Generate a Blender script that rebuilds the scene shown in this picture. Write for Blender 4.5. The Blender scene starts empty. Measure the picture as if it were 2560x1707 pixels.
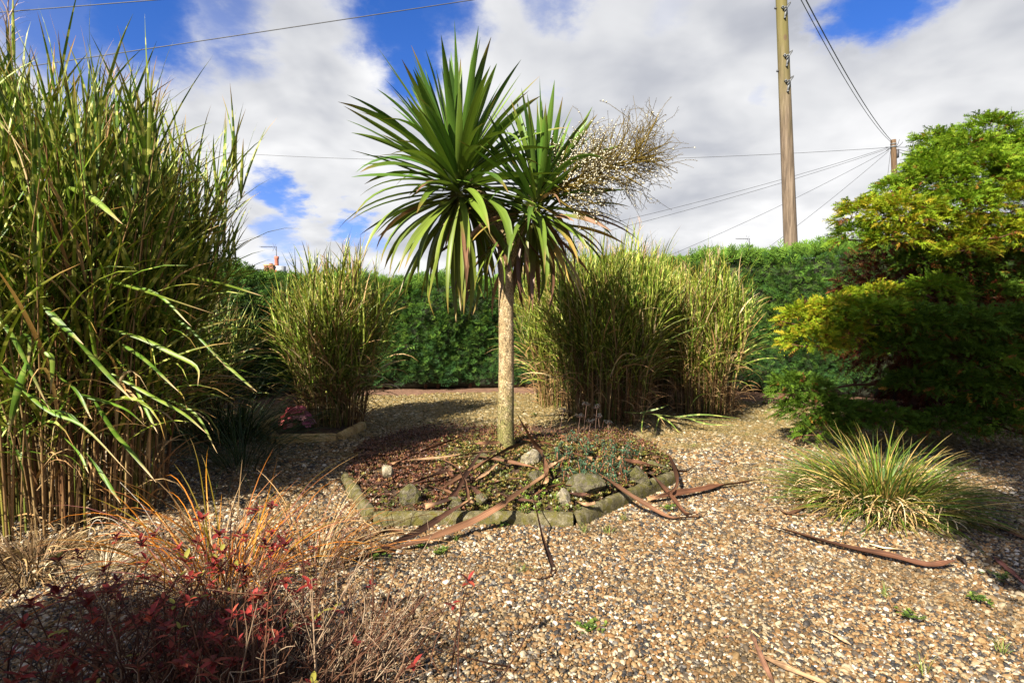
import bpy, bmesh, math, random
import numpy as np
from mathutils import Vector, Matrix, noise as mnoise

R = math.radians
rng = np.random.default_rng(7)
random.seed(7)
sc = bpy.context.scene
COL = sc.collection

# ------------------------------------------------------------------ camera
F, CX, CY, HZ, EYE = 1422.0, 1280.0, 853.5, 800.0, 1.3
PITCH = math.atan((CY - HZ) / F)
cam = bpy.data.cameras.new('camera')
cam.lens = 36.0 * F / 2560.0
cam.sensor_width = 36.0
cam.clip_start = 0.05
cam.clip_end = 3000
camo = bpy.data.objects.new('camera', cam)
COL.objects.link(camo)
camo.location = (0, 0, EYE)
camo.rotation_euler = (math.pi / 2 - PITCH, 0, 0)
sc.camera = camo

def ray(px, py):
    x = (px - CX) / F
    y = -(py - CY) / F
    c, s = math.cos(PITCH), math.sin(PITCH)
    return Vector((x, c + y * s, -s + y * c))

def at(px, py, Y):
    d = ray(px, py)
    return Vector((d.x / d.y * Y, Y, EYE + d.z / d.y * Y))

def gp(px, py, z=0.0):
    d = ray(px, py)
    t = (z - EYE) / d.z
    return Vector((d.x * t, d.y * t, z))

# ------------------------------------------------------------------ sky, sun, exposure
SUN_EL, SUN_AZ = R(37), R(214)         # compass style: 0 = +Y, clockwise
sund = Vector((math.sin(SUN_AZ) * math.cos(SUN_EL), math.cos(SUN_AZ) * math.cos(SUN_EL), math.sin(SUN_EL)))

world = bpy.data.worlds.new('World')
sc.world = world
world.use_nodes = True

class NT:
    """small helper round a node tree"""
    def __init__(s, tree):
        s.t = tree
        s.n = tree.nodes
    def node(s, typ, **kw):
        n = s.n.new(typ)
        for k, v in kw.items():
            setattr(n, k, v)
        return n
    def link(s, a, b):
        s.t.links.new(a, b)
    def put(s, sock, v):
        if hasattr(v, 'is_output'):
            s.link(v, sock)
        else:
            sock.default_value = v
    def math(s, op, a, b=0.0, c=0.0, clamp=False):
        n = s.node('ShaderNodeMath', operation=op)
        n.use_clamp = clamp
        s.put(n.inputs[0], a); s.put(n.inputs[1], b); s.put(n.inputs[2], c)
        return n.outputs[0]
    def vmath(s, op, a, b=(0, 0, 0), scale=None):
        n = s.node('ShaderNodeVectorMath', operation=op)
        s.put(n.inputs[0], a); s.put(n.inputs[1], b)
        if scale is not None:
            s.put(n.inputs['Scale'], scale)
        return n.outputs['Value'] if op in ('DOT_PRODUCT', 'LENGTH', 'DISTANCE') else n.outputs['Vector']
    def mix(s, f, a, b, mode='MIX'):
        n = s.node('ShaderNodeMix', data_type='RGBA', blend_type=mode)
        s.put(n.inputs[0], f); s.put(n.inputs[6], a); s.put(n.inputs[7], b)
        return n.outputs[2]
    def noise(s, vec, scale, detail=4, rough=0.55, dist=0.0, out='Fac'):
        n = s.node('ShaderNodeTexNoise')
        if vec is not None:
            s.link(vec, n.inputs['Vector'])
        n.inputs['Scale'].default_value = scale
        n.inputs['Detail'].default_value = detail
        n.inputs['Roughness'].default_value = rough
        n.inputs['Distortion'].default_value = dist
        return n.outputs[0] if out == 'Fac' else n.outputs['Color']
    def voro(s, vec, scale, feature='F1', out=0):
        n = s.node('ShaderNodeTexVoronoi', feature=feature)
        if vec is not None:
            s.link(vec, n.inputs['Vector'])
        n.inputs['Scale'].default_value = scale
        return n.outputs[out]
    def maprange(s, v, a, b, c=0.0, d=1.0, smooth=True):
        n = s.node('ShaderNodeMapRange')
        n.interpolation_type = 'SMOOTHSTEP' if smooth else 'LINEAR'
        s.put(n.inputs[0], v)
        for i, k in enumerate((a, b, c, d)):
            s.put(n.inputs[i + 1], k)
        return n.outputs[0]
    def ramp(s, v, stops, mode='LINEAR'):
        n = s.node('ShaderNodeValToRGB')
        n.color_ramp.interpolation = mode
        el = n.color_ramp.elements
        while len(el) < len(stops):
            el.new(0.5)
        for e, (p, c) in zip(el, stops):
            e.position = p
            e.color = (*c, 1)
        s.put(n.inputs[0], v)
        return n.outputs[0]

w = NT(world.node_tree)
w.n.clear()
out = w.node('ShaderNodeOutputWorld')
bg = w.node('ShaderNodeBackground')
bg.inputs['Strength'].default_value = 0.055
w.link(bg.outputs[0], out.inputs[0])
sky = w.node('ShaderNodeTexSky', sky_type='NISHITA')
sky.sun_disc = False
sky.sun_elevation = SUN_EL
sky.sun_rotation = SUN_AZ
sky.air_density = 1.0
sky.dust_density = 0.4
sky.ozone_density = 2.0
hsv = w.node('ShaderNodeHueSaturation')
hsv.inputs['Saturation'].default_value = 1.35
hsv.inputs['Value'].default_value = 0.76
w.link(sky.outputs[0], hsv.inputs['Color'])
tc = w.node('ShaderNodeTexCoord')
dirv = w.vmath('NORMALIZE', tc.outputs['Generated'])
sep = w.node('ShaderNodeSeparateXYZ')
w.link(dirv, sep.inputs[0])
zz = w.math('ADD', w.math('ABSOLUTE', sep.outputs[2]), 0.28)
comb = w.node('ShaderNodeCombineXYZ')
w.link(w.math('DIVIDE', sep.outputs[0], zz), comb.inputs[0])
w.link(w.math('DIVIDE', sep.outputs[1], zz), comb.inputs[1])
pl = comb.outputs[0]                                       # cloud sheet coordinates
warp = w.vmath('SCALE', w.vmath('SUBTRACT', w.noise(pl, 3.4, 9, 0.64, out='Color'), (0.5, 0.5, 0.5)), scale=0.17)
dw = w.vmath('ADD', dirv, warp)
holes = None
# gaps of blue between the clouds: (pixel, pixel, angular radius, depth)
for (hx, hy, hr, hs) in [(1000, 60, .110, 1.0), (1020, 190, .075, 1.0), (1090, 0, .09, .9), (330, 30, .12, .95), (160, 60, .12, .8),
                         (560, 10, .10, .7), (690, 470, .050, .9), (740, 520, .04, .8), (880, 570, .045, .95), (930, 600, .04, .7), (2150, 40, .075, 1.0),
                         (2060, 110, .045, .85), (2240, 0, .06, .8), (1390, 20, .07, .6), (1390, 225, .035, .35), (1900, 245, .03, .3), (1670, 20, .05, .3),
                         (150, 480, .07, .5), (700, 600, .05, .7)]:
    c = ray(hx, hy).normalized()
    d = w.vmath('DISTANCE', dw, tuple(c))
    h = w.math('MULTIPLY', w.maprange(d, hr * 1.25, hr * 0.25), hs)
    holes = h if holes is None else w.math('MAXIMUM', holes, h)
# out of view the cover is opened further, lowering the fill light
n1 = w.noise(pl, 0.9, 8, 0.58, 0.6)
free = w.maprange(n1, 0.54, 0.44)
infront = w.maprange(w.vmath('DOT_PRODUCT', dirv, tuple(ray(1280, 500).normalized())), 0.66, 0.58)
holes = w.math('MAXIMUM', holes, w.math('MULTIPLY', free, infront))
wisp = w.noise(pl, 5.0, 6, 0.65, 0.3)
holes = w.math('SUBTRACT', holes, w.maprange(wisp, 0.5, 0.8, 0, 0.35), clamp=True)
g1 = w.noise(pl, 1.5, 4, 0.50, 0.4)
g2 = w.noise(w.vmath('ADD', pl, (5.2, 1.7, 0)), 3.6, 4, 0.5, 0.3)
shade = w.math('ADD', w.math('MULTIPLY', g1, 0.75), w.math('MULTIPLY', g2, 0.30))
cloud = w.ramp(shade, [(0.33, (2.3, 2.42, 2.8)), (0.44, (3.1, 3.2, 3.5)), (0.52, (4.2, 4.25, 4.4)), (0.63, (5.5, 5.5, 5.55))])
edge = w.maprange(holes, 0.0, 0.4, 0.0, 0.3)
cloud = w.mix(edge, cloud, (4.8, 4.8, 4.9, 1))
blue = w.mix(1.0, hsv.outputs[0], (0.95, 0.86, 1.30, 1), 'MULTIPLY')
skyc = w.mix(w.maprange(holes, 0.12, 0.95), cloud, blue)
w.link(skyc, bg.inputs[0])

sun = bpy.data.lights.new('sun', 'SUN')
sun.energy = 5.0
sun.angle = R(0.53)
sun.color = (1.0, 0.93, 0.80)
suno = bpy.data.objects.new('sun', sun)
COL.objects.link(suno)
suno.rotation_euler = sund.to_track_quat('Z', 'Y').to_euler()
suno.location = (-4, -6, 8)

sc.view_settings.view_transform = 'Standard'
sc.view_settings.look = 'None'
sc.view_settings.exposure = 1.75
sc.view_settings.gamma = 1.0
sc.view_settings.use_curve_mapping = False
sc.render.engine = 'CYCLES'
sc.cycles.max_bounces = 6
sc.cycles.diffuse_bounces = 3
sc.cycles.glossy_bounces = 2
sc.cycles.transmission_bounces = 3

# ------------------------------------------------------------------ helpers
def tag(o, label=None, cat=None, group=None, kind=None):
    if label: o['label'] = label
    if cat: o['category'] = cat
    if group: o['group'] = group
    if kind: o['kind'] = kind
    return o

def empty(name, loc, label, cat, group=None):
    o = bpy.data.objects.new(name, None)
    o.empty_display_size = 0.1
    o.location = loc
    COL.objects.link(o)
    return tag(o, label, cat, group)

def link(name, me, mat=None, parent=None, kind=None):
    if mat is not None and not me.materials:
        me.materials.append(mat)
    o = bpy.data.objects.new(name, me)
    COL.objects.link(o)
    if parent is not None:
        o.parent = parent
        o.matrix_parent_inverse = Matrix.Translation(-parent.location) if parent.parent is None else Matrix()
    if kind: o['kind'] = kind
    return o

def build(name, V, faces, col=None, uv=None, smooth=True):
    """V (n,3); faces list of int arrays (m,3) or (m,4); col (n,3); uv (n,2)"""
    V = np.asarray(V, dtype=np.float32).reshape(-1, 3)
    if not isinstance(faces, (list, tuple)):
        faces = [faces]
    faces = [np.asarray(f, dtype=np.int32) for f in faces if len(f)]
    me = bpy.data.meshes.new(name)
    loops = np.concatenate([f.ravel() for f in faces])
    sizes = np.concatenate([np.full(len(f), f.shape[1], dtype=np.int32) for f in faces])
    starts = np.concatenate([[0], np.cumsum(sizes)[:-1]]).astype(np.int32)
    me.vertices.add(len(V))
    me.vertices.foreach_set('co', V.ravel())
    me.loops.add(len(loops))
    me.loops.foreach_set('vertex_index', loops)
    me.polygons.add(len(sizes))
    me.polygons.foreach_set('loop_start', starts)
    me.polygons.foreach_set('loop_total', sizes)
    if smooth:
        me.polygons.foreach_set('use_smooth', np.ones(len(sizes), dtype=bool))
    if uv is not None:
        l = me.uv_layers.new(name='UVMap')
        l.data.foreach_set('uv', np.asarray(uv, dtype=np.float32)[loops].ravel())
    if col is not None:
        a = me.attributes.new('col', 'FLOAT_COLOR', 'POINT')
        c4 = np.ones((len(V), 4), dtype=np.float32)
        c4[:, :3] = col
        a.data.foreach_set('color', c4.ravel())
    me.update(calc_edges=True)
    return me

class Bag:
    """collects pieces of geometry for ONE mesh"""
    def __init__(s):
        s.V, s.F3, s.F4, s.C, s.U, s.n = [], [], [], [], [], 0
    def add(s, V, f3=None, f4=None, col=(1, 1, 1), uv=None):
        V = np.asarray(V, dtype=np.float32).reshape(-1, 3)
        if f3 is not None and len(f3): s.F3.append(np.asarray(f3) + s.n)
        if f4 is not None and len(f4): s.F4.append(np.asarray(f4) + s.n)
        s.V.append(V)
        s.C.append(np.broadcast_to(np.asarray(col, dtype=np.float32), (len(V), 3)))
        s.U.append(np.zeros((len(V), 2), dtype=np.float32) if uv is None else np.asarray(uv, dtype=np.float32))
        s.n += len(V)
    def mesh(s, name, smooth=True):
        f = []
        if s.F3: f.append(np.concatenate(s.F3))
        if s.F4: f.append(np.concatenate(s.F4))
        return build(name, np.concatenate(s.V), f, np.concatenate(s.C), np.concatenate(s.U), smooth)
    def obj(s, name, mat, parent=None, kind=None, smooth=True):
        return link(name, s.mesh(name, smooth), mat, parent, kind)

def tube(bag, pts, radii, n=6, col=(1, 1, 1), cap=True):
    P = np.asarray([tuple(p) for p in pts], dtype=float)
    k = len(P)
    radii = np.broadcast_to(np.asarray(radii, dtype=float), (k,))
    T = np.gradient(P, axis=0)
    T /= np.linalg.norm(T, axis=1)[:, None] + 1e-9
    ref = np.eye(3)[int(np.argmin(np.abs(T).max(axis=0)))]
    A = np.cross(T, ref); A /= np.linalg.norm(A, axis=1)[:, None] + 1e-9
    B = np.cross(T, A)
    th = np.arange(n) * 2 * math.pi / n
    V = P[:, None, :] + radii[:, None, None] * (np.cos(th)[None, :, None] * A[:, None, :] + np.sin(th)[None, :, None] * B[:, None, :])
    i, j = np.meshgrid(np.arange(k - 1), np.arange(n), indexing='ij')
    j2 = (j + 1) % n
    f4 = np.stack([i * n + j, i * n + j2, (i + 1) * n + j2, (i + 1) * n + j], -1).reshape(-1, 4)
    L = np.concatenate([[0], np.cumsum(np.linalg.norm(np.diff(P, axis=0), axis=1))])
    uv = np.stack([np.broadcast_to(th / 6.283, (k, n)), np.broadcast_to(L[:, None], (k, n))], -1).reshape(-1, 2)
    Vf = V.reshape(-1, 3)
    f3 = None
    if cap:
        Vf = np.concatenate([Vf, P[-1:], P[:1]])
        uv = np.concatenate([uv, uv[-1:], uv[:1]])
        t = k * n
        f3 = [((k - 1) * n + a, (k - 1) * n + (a + 1) % n, t) for a in range(n)] + [((a + 1) % n, a, t + 1) for a in range(n)]
    c = col
    if np.ndim(col) == 2:
        c = np.repeat(np.asarray(col), n, axis=0)
        if cap: c = np.concatenate([c, c[-1:], c[:1]])
    bag.add(Vf, f3, f4, c, uv)

def box(bag, c, s, col=(1, 1, 1), rot=None):
    s = np.asarray(s) / 2.0
    V = np.array([[x, y, z] for x in (-1, 1) for y in (-1, 1) for z in (-1, 1)]) * s
    if rot is not None:
        V = V @ np.asarray(rot.to_3x3()).T
    V = V + np.asarray(tuple(c))
    bag.add(V, None, [(0, 1, 3, 2), (4, 6, 7, 5), (0, 4, 5, 1), (2, 3, 7, 6), (0, 2, 6, 4), (1, 5, 7, 3)], col)

def smooth_path(P, n):
    """Catmull-Rom resample"""
    P = np.asarray([tuple(p) for p in P], dtype=float)
    Q = np.concatenate([[2 * P[0] - P[1]], P, [2 * P[-1] - P[-2]]])
    k = len(P) - 1
    u = np.linspace(0, k - 1e-6, n)
    i = u.astype(int); f = (u - i)[:, None]
    p0, p1, p2, p3 = Q[i], Q[i + 1], Q[i + 2], Q[i + 3]
    return 0.5 * (2 * p1 + (p2 - p0) * f + (2 * p0 - 5 * p1 + 4 * p2 - p3) * f ** 2 + (3 * p1 - p0 - 3 * p2 + p3) * f ** 3)

def arr(v, n):
    return np.broadcast_to(np.asarray(v, dtype=float), (n,)).copy()

def ribbons(base, az, e0, length, droop, width, nseg=7, across=2, fold=0.25, power=1.5, twist=0.0, sweep=0.0, prof='grass', uvoff=0.0):
    """n blades at once -> V (n, nseg+1, across, 3), uv (n, nseg+1, across, 2), s"""
    base = np.asarray(base, dtype=float).reshape(-1, 3)
    n = len(base)
    az, e0, length, droop, width, twist, sweep = [arr(x, n) for x in (az, e0, length, droop, width, twist, sweep)]
    s = np.linspace(0, 1, nseg + 1)
    sm = (s[:-1] + s[1:]) / 2
    def frame(ss):
        e = e0[:, None] - droop[:, None] * ss[None, :] ** power
        a = az[:, None] + sweep[:, None] * ss[None, :]
        return e, a
    e, a = frame(sm)
    T = np.stack([np.cos(e) * np.cos(a), np.cos(e) * np.sin(a), np.sin(e)], -1)
    P = np.concatenate([np.zeros((n, 1, 3)), np.cumsum(T * (length[:, None] / nseg)[..., None], axis=1)], 1) + base[:, None, :]
    e, a = frame(s)
    T = np.stack([np.cos(e) * np.cos(a), np.cos(e) * np.sin(a), np.sin(e)], -1)
    S0 = np.stack([-np.sin(a), np.cos(a), np.zeros_like(a)], -1)
    N0 = np.cross(T, S0)
    tw = twist[:, None] * s[None, :]
    S = S0 * np.cos(tw)[..., None] + N0 * np.sin(tw)[..., None]
    N = np.cross(T, S)
    if prof == 'grass':
        wp = np.minimum(1.0, 0.45 + s * 3) * np.clip(1 - s ** 2.6, 0.02, 1)
    elif prof == 'sword':
        wp = np.interp(s, [0, .06, .18, .4, .65, .85, 1], [.75, .55, .75, 1.0, .85, .45, .02])
    else:
        wp = np.interp(s, [0, .2, .5, .8, 1], [.35, .9, 1, .6, .03])
    hw = width[:, None] * wp[None, :] / 2
    if across == 2:
        offs = np.array([-1, 1.0]); lift = np.array([0, 0.0])
    else:
        offs = np.array([-1, 0, 1.0]); lift = np.array([fold, -fold, fold])
    V = P[:, :, None, :] + hw[:, :, None, None] * (offs[None, None, :, None] * S[:, :, None, :] + lift[None, None, :, None] * N[:, :, None, :])
    ids = np.arange(n)
    u = (offs + 1) / 2
    uv = np.empty((n, nseg + 1, across, 2))
    uv[..., 0] = u[None, None, :] * 0.98 + 0.01 + ids[:, None, None] + uvoff
    uv[..., 1] = (s[None, :] * length[:, None])[:, :, None]
    return V, uv, s, P

def ribbon_faces(n, nseg, across):
    i, k, a = np.meshgrid(np.arange(n), np.arange(nseg), np.arange(across - 1), indexing='ij')
    o = i * (nseg + 1) * across + k * across + a
    return np.stack([o, o + 1, o + across + 1, o + across], -1).reshape(-1, 4)

def ribbons_mesh(name, V, uv, col):
    n, k, a, _ = V.shape
    return build(name, V, ribbon_faces(n, k - 1, a), np.broadcast_to(col, (n, k, a, 3)).reshape(-1, 3), uv.reshape(-1, 2))

def ribbons_split(name, V, uv, col, mat, parent, kbig, rest_name, order=None):
    """the first kbig of `order` become parts of their own, the rest one stuff part"""
    n = len(V)
    col = np.broadcast_to(col, V.shape)
    if order is None:
        order = rng.permutation(n)
    for i in order[:kbig]:
        link(name, ribbons_mesh(name, V[i:i + 1], uv[i:i + 1], col[i:i + 1]), mat, parent)
    r = order[kbig:]
    if len(r):
        link(rest_name, ribbons_mesh(rest_name, V[r], uv[r], col[r]), mat, parent, 'stuff')

def pick(pal, n, wts=None, var=0.18):
    pal = np.asarray(pal, dtype=float)
    i = rng.choice(len(pal), n, p=None if wts is None else np.asarray(wts) / np.sum(wts))
    c = pal[i] * (1 + rng.normal(0, var, (n, 1)))
    return np.clip(c, 0.004, 0.9)

def fbm(x, y, z=0.0):
    return mnoise.fractal(Vector((x, y, z)), 0.6, 2.0, 4)

# ------------------------------------------------------------------ materials
def newmat(name):
    m = bpy.data.materials.new(name)
    m.use_nodes = True
    t = NT(m.node_tree)
    t.n.clear()
    o = t.node('ShaderNodeOutputMaterial')
    p = t.node('ShaderNodeBsdfPrincipled')
    t.link(p.outputs[0], o.inputs[0])
    return m, t, p, o

def bump(t, p, h, strength=0.4, dist=0.01):
    b = t.node('ShaderNodeBump')
    b.inputs['Strength'].default_value = strength
    b.inputs['Distance'].default_value = dist
    t.link(h, b.inputs['Height'])
    t.link(b.outputs[0], p.inputs['Normal'])

def leaf_mat(name, rough=0.45, transl=0.25, spec=0.4, zebra=0.0, streak=0.25):
    m, t, p, o = newmat(name)
    a = t.node('ShaderNodeAttribute', attribute_name='col')
    c = a.outputs['Color']
    uvn = t.node('ShaderNodeUVMap', uv_map='UVMap')
    su = t.node('ShaderNodeSeparateXYZ')
    t.link(uvn.outputs[0], su.inputs[0])
    cb = t.node('ShaderNodeCombineXYZ')
    t.link(t.math('MULTIPLY', su.outputs[0], 9.0), cb.inputs[0])
    t.link(t.math('MULTIPLY', su.outputs[1], 2.5), cb.inputs[1])
    st = t.noise(cb.outputs[0], 1.0, 3, 0.6)
    c = t.mix(1.0, c, t.ramp(st, [(0.25, (1 - streak,) * 3), (0.75, (1 + streak,) * 3)]), 'MULTIPLY')
    if zebra:
        blade = t.math('FLOOR', su.outputs[0])
        wn = t.node('ShaderNodeTexWhiteNoise', noise_dimensions='1D')
        t.link(blade, wn.inputs['W'])
        cb2 = t.node('ShaderNodeCombineXYZ')
        t.link(blade, cb2.inputs[0]); t.link(t.math('MULTIPLY', su.outputs[1], 6.0), cb2.inputs[1])
        wob = t.noise(cb2.outputs[0], 1.0, 1, 0.5)
        ph = t.math('FRACT', t.math('ADD', t.math('ADD', t.math('MULTIPLY', su.outputs[1], 7.0), t.math('MULTIPLY', wn.outputs[0], 9.0)), t.math('MULTIPLY', wob, 1.6)))
        tri = t.math('ABSOLUTE', t.math('SUBTRACT', ph, 0.5))
        band = t.maprange(tri, 0.17, 0.10)
        green = t.node('ShaderNodeSeparateColor')
        t.link(a.outputs['Color'], green.inputs[0])
        isg = t.maprange(t.math('SUBTRACT', green.outputs[1], green.outputs[0]), 0.005, 0.03)
        c = t.mix(t.math('MULTIPLY', t.math('MULTIPLY', band, isg), zebra), c, (0.43, 0.43, 0.12, 1))
    gm = t.node('ShaderNodeGamma'); gm.inputs[1].default_value = 1.13
    t.link(c, gm.inputs[0]); c = gm.outputs[0]
    t.link(c, p.inputs['Base Color'])
    p.inputs['Roughness'].default_value = rough
    p.inputs['Specular IOR Level'].default_value = spec
    if transl > 0:
        tr = t.node('ShaderNodeBsdfTranslucent')
        t.link(t.mix(1.0, c, (1.1, 1.15, 0.7, 1), 'MULTIPLY'), tr.inputs[0])
        mx = t.node('ShaderNodeMixShader')
        mx.inputs[0].default_value = transl
        t.link(p.outputs[0], mx.inputs[1]); t.link(tr.outputs[0], mx.inputs[2])
        t.link(mx.outputs[0], o.inputs[0])
    return m

M_sword = leaf_mat('sword_leaf', 0.42, 0.14, 0.28, 0, 0.34)
M_reed = leaf_mat('reed_leaf', 0.45, 0.14, 0.25, 0.8, 0.22)
M_reedplain = leaf_mat('reed_leaf_plain', 0.45, 0.14, 0.25, 0.18, 0.45)
M_cane = leaf_mat('reed_cane', 0.55, 0.0, 0.2, 0, 0.45)
M_grass = leaf_mat('tuft_grass', 0.5, 0.14, 0.2, 0, 0.25)
M_hedge = leaf_mat('conifer_spray', 0.65, 0.06, 0.12, 0, 0.1)
M_feather = leaf_mat('feathery_needles', 0.65, 0.22, 0.12, 0, 0.1)
M_sedum = leaf_mat('fleshy_leaf', 0.45, 0.1, 0.4, 0, 0.1)
M_dead = leaf_mat('dead_leaf', 0.7, 0.04, 0.15, 0, 0.55)
M_twig = leaf_mat('twig', 0.75, 0.0, 0.2, 0, 0.2)
M_redleaf = leaf_mat('red_leaf', 0.55, 0.12, 0.2, 0, 0.2)
M_berry = leaf_mat('berry', 0.35, 0.0, 0.5, 0, 0.0)

def rocky(name, stops, scale=6.0, rough=0.9, bumps=0.6, moss=0.0, mosscol=(0.09, 0.10, 0.02), dist=0.012, objrand=True):
    m, t, p, o = newmat(name)
    g = t.node('ShaderNodeNewGeometry')
    pos = g.outputs['Position']
    n = t.noise(pos, scale, 6, 0.62, 0.3)
    c = t.ramp(n, stops)
    n2 = t.noise(pos, scale * 7, 4, 0.6)
    c = t.mix(1.0, c, t.ramp(n2, [(0.3, (0.7,) * 3), (0.7, (1.25,) * 3)]), 'MULTIPLY')
    lich = t.maprange(t.voro(pos, scale * 4.5), 0.22, 0.12)
    c = t.mix(t.math('MULTIPLY', lich, 0.35), c, (0.42, 0.41, 0.36, 1))
    if moss:
        mm = t.maprange(t.noise(pos, scale * 1.3, 5, 0.65), 0.62 - moss * 0.25, 0.72 - moss * 0.2)
        c = t.mix(t.math('MULTIPLY', mm, 0.85), c, (*mosscol, 1))
    t.link(c, p.inputs['Base Color'])
    p.inputs['Roughness'].default_value = rough
    p.inputs['Specular IOR Level'].default_value = 0.25
    bump(t, p, t.math('ADD', n, t.math('MULTIPLY', n2, 0.5)), bumps, dist)
    return m

M_kerb = rocky('mossy_concrete', [(0.3, (0.040, 0.034, 0.015)), (0.5, (0.090, 0.076, 0.034)), (0.72, (0.185, 0.158, 0.095))], 16, 0.95, 0.9, 0.6, (0.080, 0.070, 0.012), 0.014)
M_tankerb = rocky('tan_stone', [(0.3, (0.22, 0.13, 0.05)), (0.5, (0.36, 0.24, 0.09)), (0.72, (0.46, 0.36, 0.18))], 8, 0.9, 0.6, 0.3, (0.17, 0.14, 0.03))
M_rock = rocky('garden_rock', [(0.3, (0.045, 0.038, 0.024)), (0.5, (0.13, 0.11, 0.068)), (0.75, (0.27, 0.235, 0.16))], 20, 0.95, 1.0, 0.75, (0.10, 0.095, 0.02), 0.05)
M_paleflint = rocky('pale_rock', [(0.3, (0.10, 0.08, 0.05)), (0.5, (0.22, 0.185, 0.12)), (0.75, (0.42, 0.37, 0.29))], 20, 0.9, 1.0, 0.4, (0.16, 0.14, 0.05), 0.02)
M_soil = rocky('bed_soil', [(0.3, (0.03, 0.018, 0.01)), (0.55, (0.07, 0.04, 0.025)), (0.75, (0.12, 0.08, 0.04))], 12, 1.0, 1.0, 0.25, (0.10, 0.09, 0.02), 0.02)

def bark_mat():
    m, t, p, o = newmat('corky_bark')
    g = t.node('ShaderNodeNewGeometry')
    pos = g.outputs['Position']
    mp = t.vmath('MULTIPLY', pos, (1.0, 1.0, 0.6))
    mp = t.vmath('ADD', mp, t.vmath('SCALE', t.vmath('SUBTRACT', t.noise(pos, 30, 3, out='Color'), (0.5, 0.5, 0.5)), scale=0.022))
    e = t.voro(mp, 74, 'DISTANCE_TO_EDGE')
    cell = t.node('ShaderNodeTexVoronoi', feature='F1')
    t.link(mp, cell.inputs['Vector']); cell.inputs['Scale'].default_value = 74
    n = t.noise(pos, 14, 5, 0.6)
    c = t.ramp(n, [(0.3, (0.25, 0.17, 0.085)), (0.52, (0.38, 0.28, 0.15)), (0.75, (0.52, 0.42, 0.27))])
    sp = t.node('ShaderNodeSeparateColor')
    t.link(cell.outputs['Color'], sp.inputs[0])
    c = t.mix(1.0, c, t.ramp(sp.outputs[0], [(0.0, (0.75,) * 3), (1.0, (1.2,) * 3)]), 'MULTIPLY')
    sz = t.node('ShaderNodeSeparateXYZ'); t.link(pos, sz.inputs[0])
    low = t.maprange(t.math('ADD', sz.outputs[2], t.math('MULTIPLY', t.noise(pos, 22, 4, 0.65), 1.3)), 1.55, 0.85)
    c = t.mix(t.math('MULTIPLY', low, 0.75), c, (0.12, 0.13, 0.03, 1))
    crack = t.maprange(e, 0.09, 0.02)
    c = t.mix(t.math('MULTIPLY', crack, 0.85), c, (0.06, 0.04, 0.02, 1))
    t.link(c, p.inputs['Base Color'])
    p.inputs['Roughness'].default_value = 0.95
    p.inputs['Specular IOR Level'].default_value = 0.15
    bump(t, p, t.math('SUBTRACT', n, t.math('MULTIPLY', crack, 0.9)), 0.9, 0.012)
    return m
M_bark = bark_mat()

def wood_pole_mat(name, tint, moss=0.75):
    m, t, p, o = newmat(name)
    g = t.node('ShaderNodeNewGeometry')
    pos = g.outputs['Position']
    mp = t.vmath('MULTIPLY', pos, (1, 1, 0.05))
    n = t.noise(mp, 26, 6, 0.65)
    n2 = t.noise(t.vmath('MULTIPLY', pos, (1, 1, 0.25)), 5, 5, 0.6)
    c = t.ramp(n, [(0.36, (0.036, 0.024, 0.014)), (0.5, (0.096, 0.066, 0.040)), (0.66, (0.168, 0.124, 0.084))])
    c = t.mix(1.0, c, (*tint, 1), 'MULTIPLY')
    sz = t.node('ShaderNodeSeparateXYZ'); t.link(pos, sz.inputs[0])
    up = t.maprange(t.math('ADD', sz.outputs[2], t.math('MULTIPLY', n2, 3.0)), 6.2, 9.0)
    c = t.mix(t.math('MULTIPLY', up, moss), c, (0.10, 0.085, 0.012, 1))
    knot = t.maprange(t.voro(t.vmath('MULTIPLY', pos, (1, 1, 0.55)), 2.6), 0.12, 0.05)
    c = t.mix(t.math('MULTIPLY', knot, 0.7), c, (0.07, 0.035, 0.02, 1))
    t.link(c, p.inputs['Base Color'])
    p.inputs['Roughness'].default_value = 0.85
    bump(t, p, n, 0.5, 0.01)
    return m
M_pole = wood_pole_mat('weathered_pole', (1, 1, 1))
M_pole2 = wood_pole_mat('far_pole', (0.85, 0.62, 0.5), 0.12)

def plain(name, c, rough=0.6, metal=0.0, var=0.25, scale=8):
    m, t, p, o = newmat(name)
    g = t.node('ShaderNodeNewGeometry')
    n = t.noise(g.outputs['Position'], scale, 4, 0.6)
    cc = t.mix(1.0, (*c, 1), t.ramp(n, [(0.3, (1 - var,) * 3), (0.7, (1 + var,) * 3)]), 'MULTIPLY')
    t.link(cc, p.inputs['Base Color'])
    p.inputs['Roughness'].default_value = rough
    p.inputs['Metallic'].default_value = metal
    return m
M_galv = plain('galvanised_steel', (0.13, 0.135, 0.14), 0.6, 0.3)
M_wire = plain('cable_black', (0.035, 0.035, 0.04), 0.6)
M_brick = rocky('brick_red', [(0.3, (0.16, 0.06, 0.035)), (0.5, (0.27, 0.11, 0.06)), (0.75, (0.36, 0.19, 0.10))], 3, 0.9, 0.3)
M_mortar = plain('mortar', (0.33, 0.28, 0.2), 0.95)
M_terra = plain('terracotta', (0.32, 0.10, 0.06), 0.8)
M_render = plain('white_render', (0.75, 0.74, 0.70), 0.9, 0, 0.06)
M_tile = plain('roof_tile', (0.16, 0.09, 0.065), 0.85)
M_glass = plain('window_glass', (0.03, 0.04, 0.05), 0.08)
M_cap = plain('lead_flashing', (0.22, 0.23, 0.24), 0.6)
M_core = plain('hedge_twigs', (0.022, 0.024, 0.012), 1.0, 0, 0.4, 20)

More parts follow.
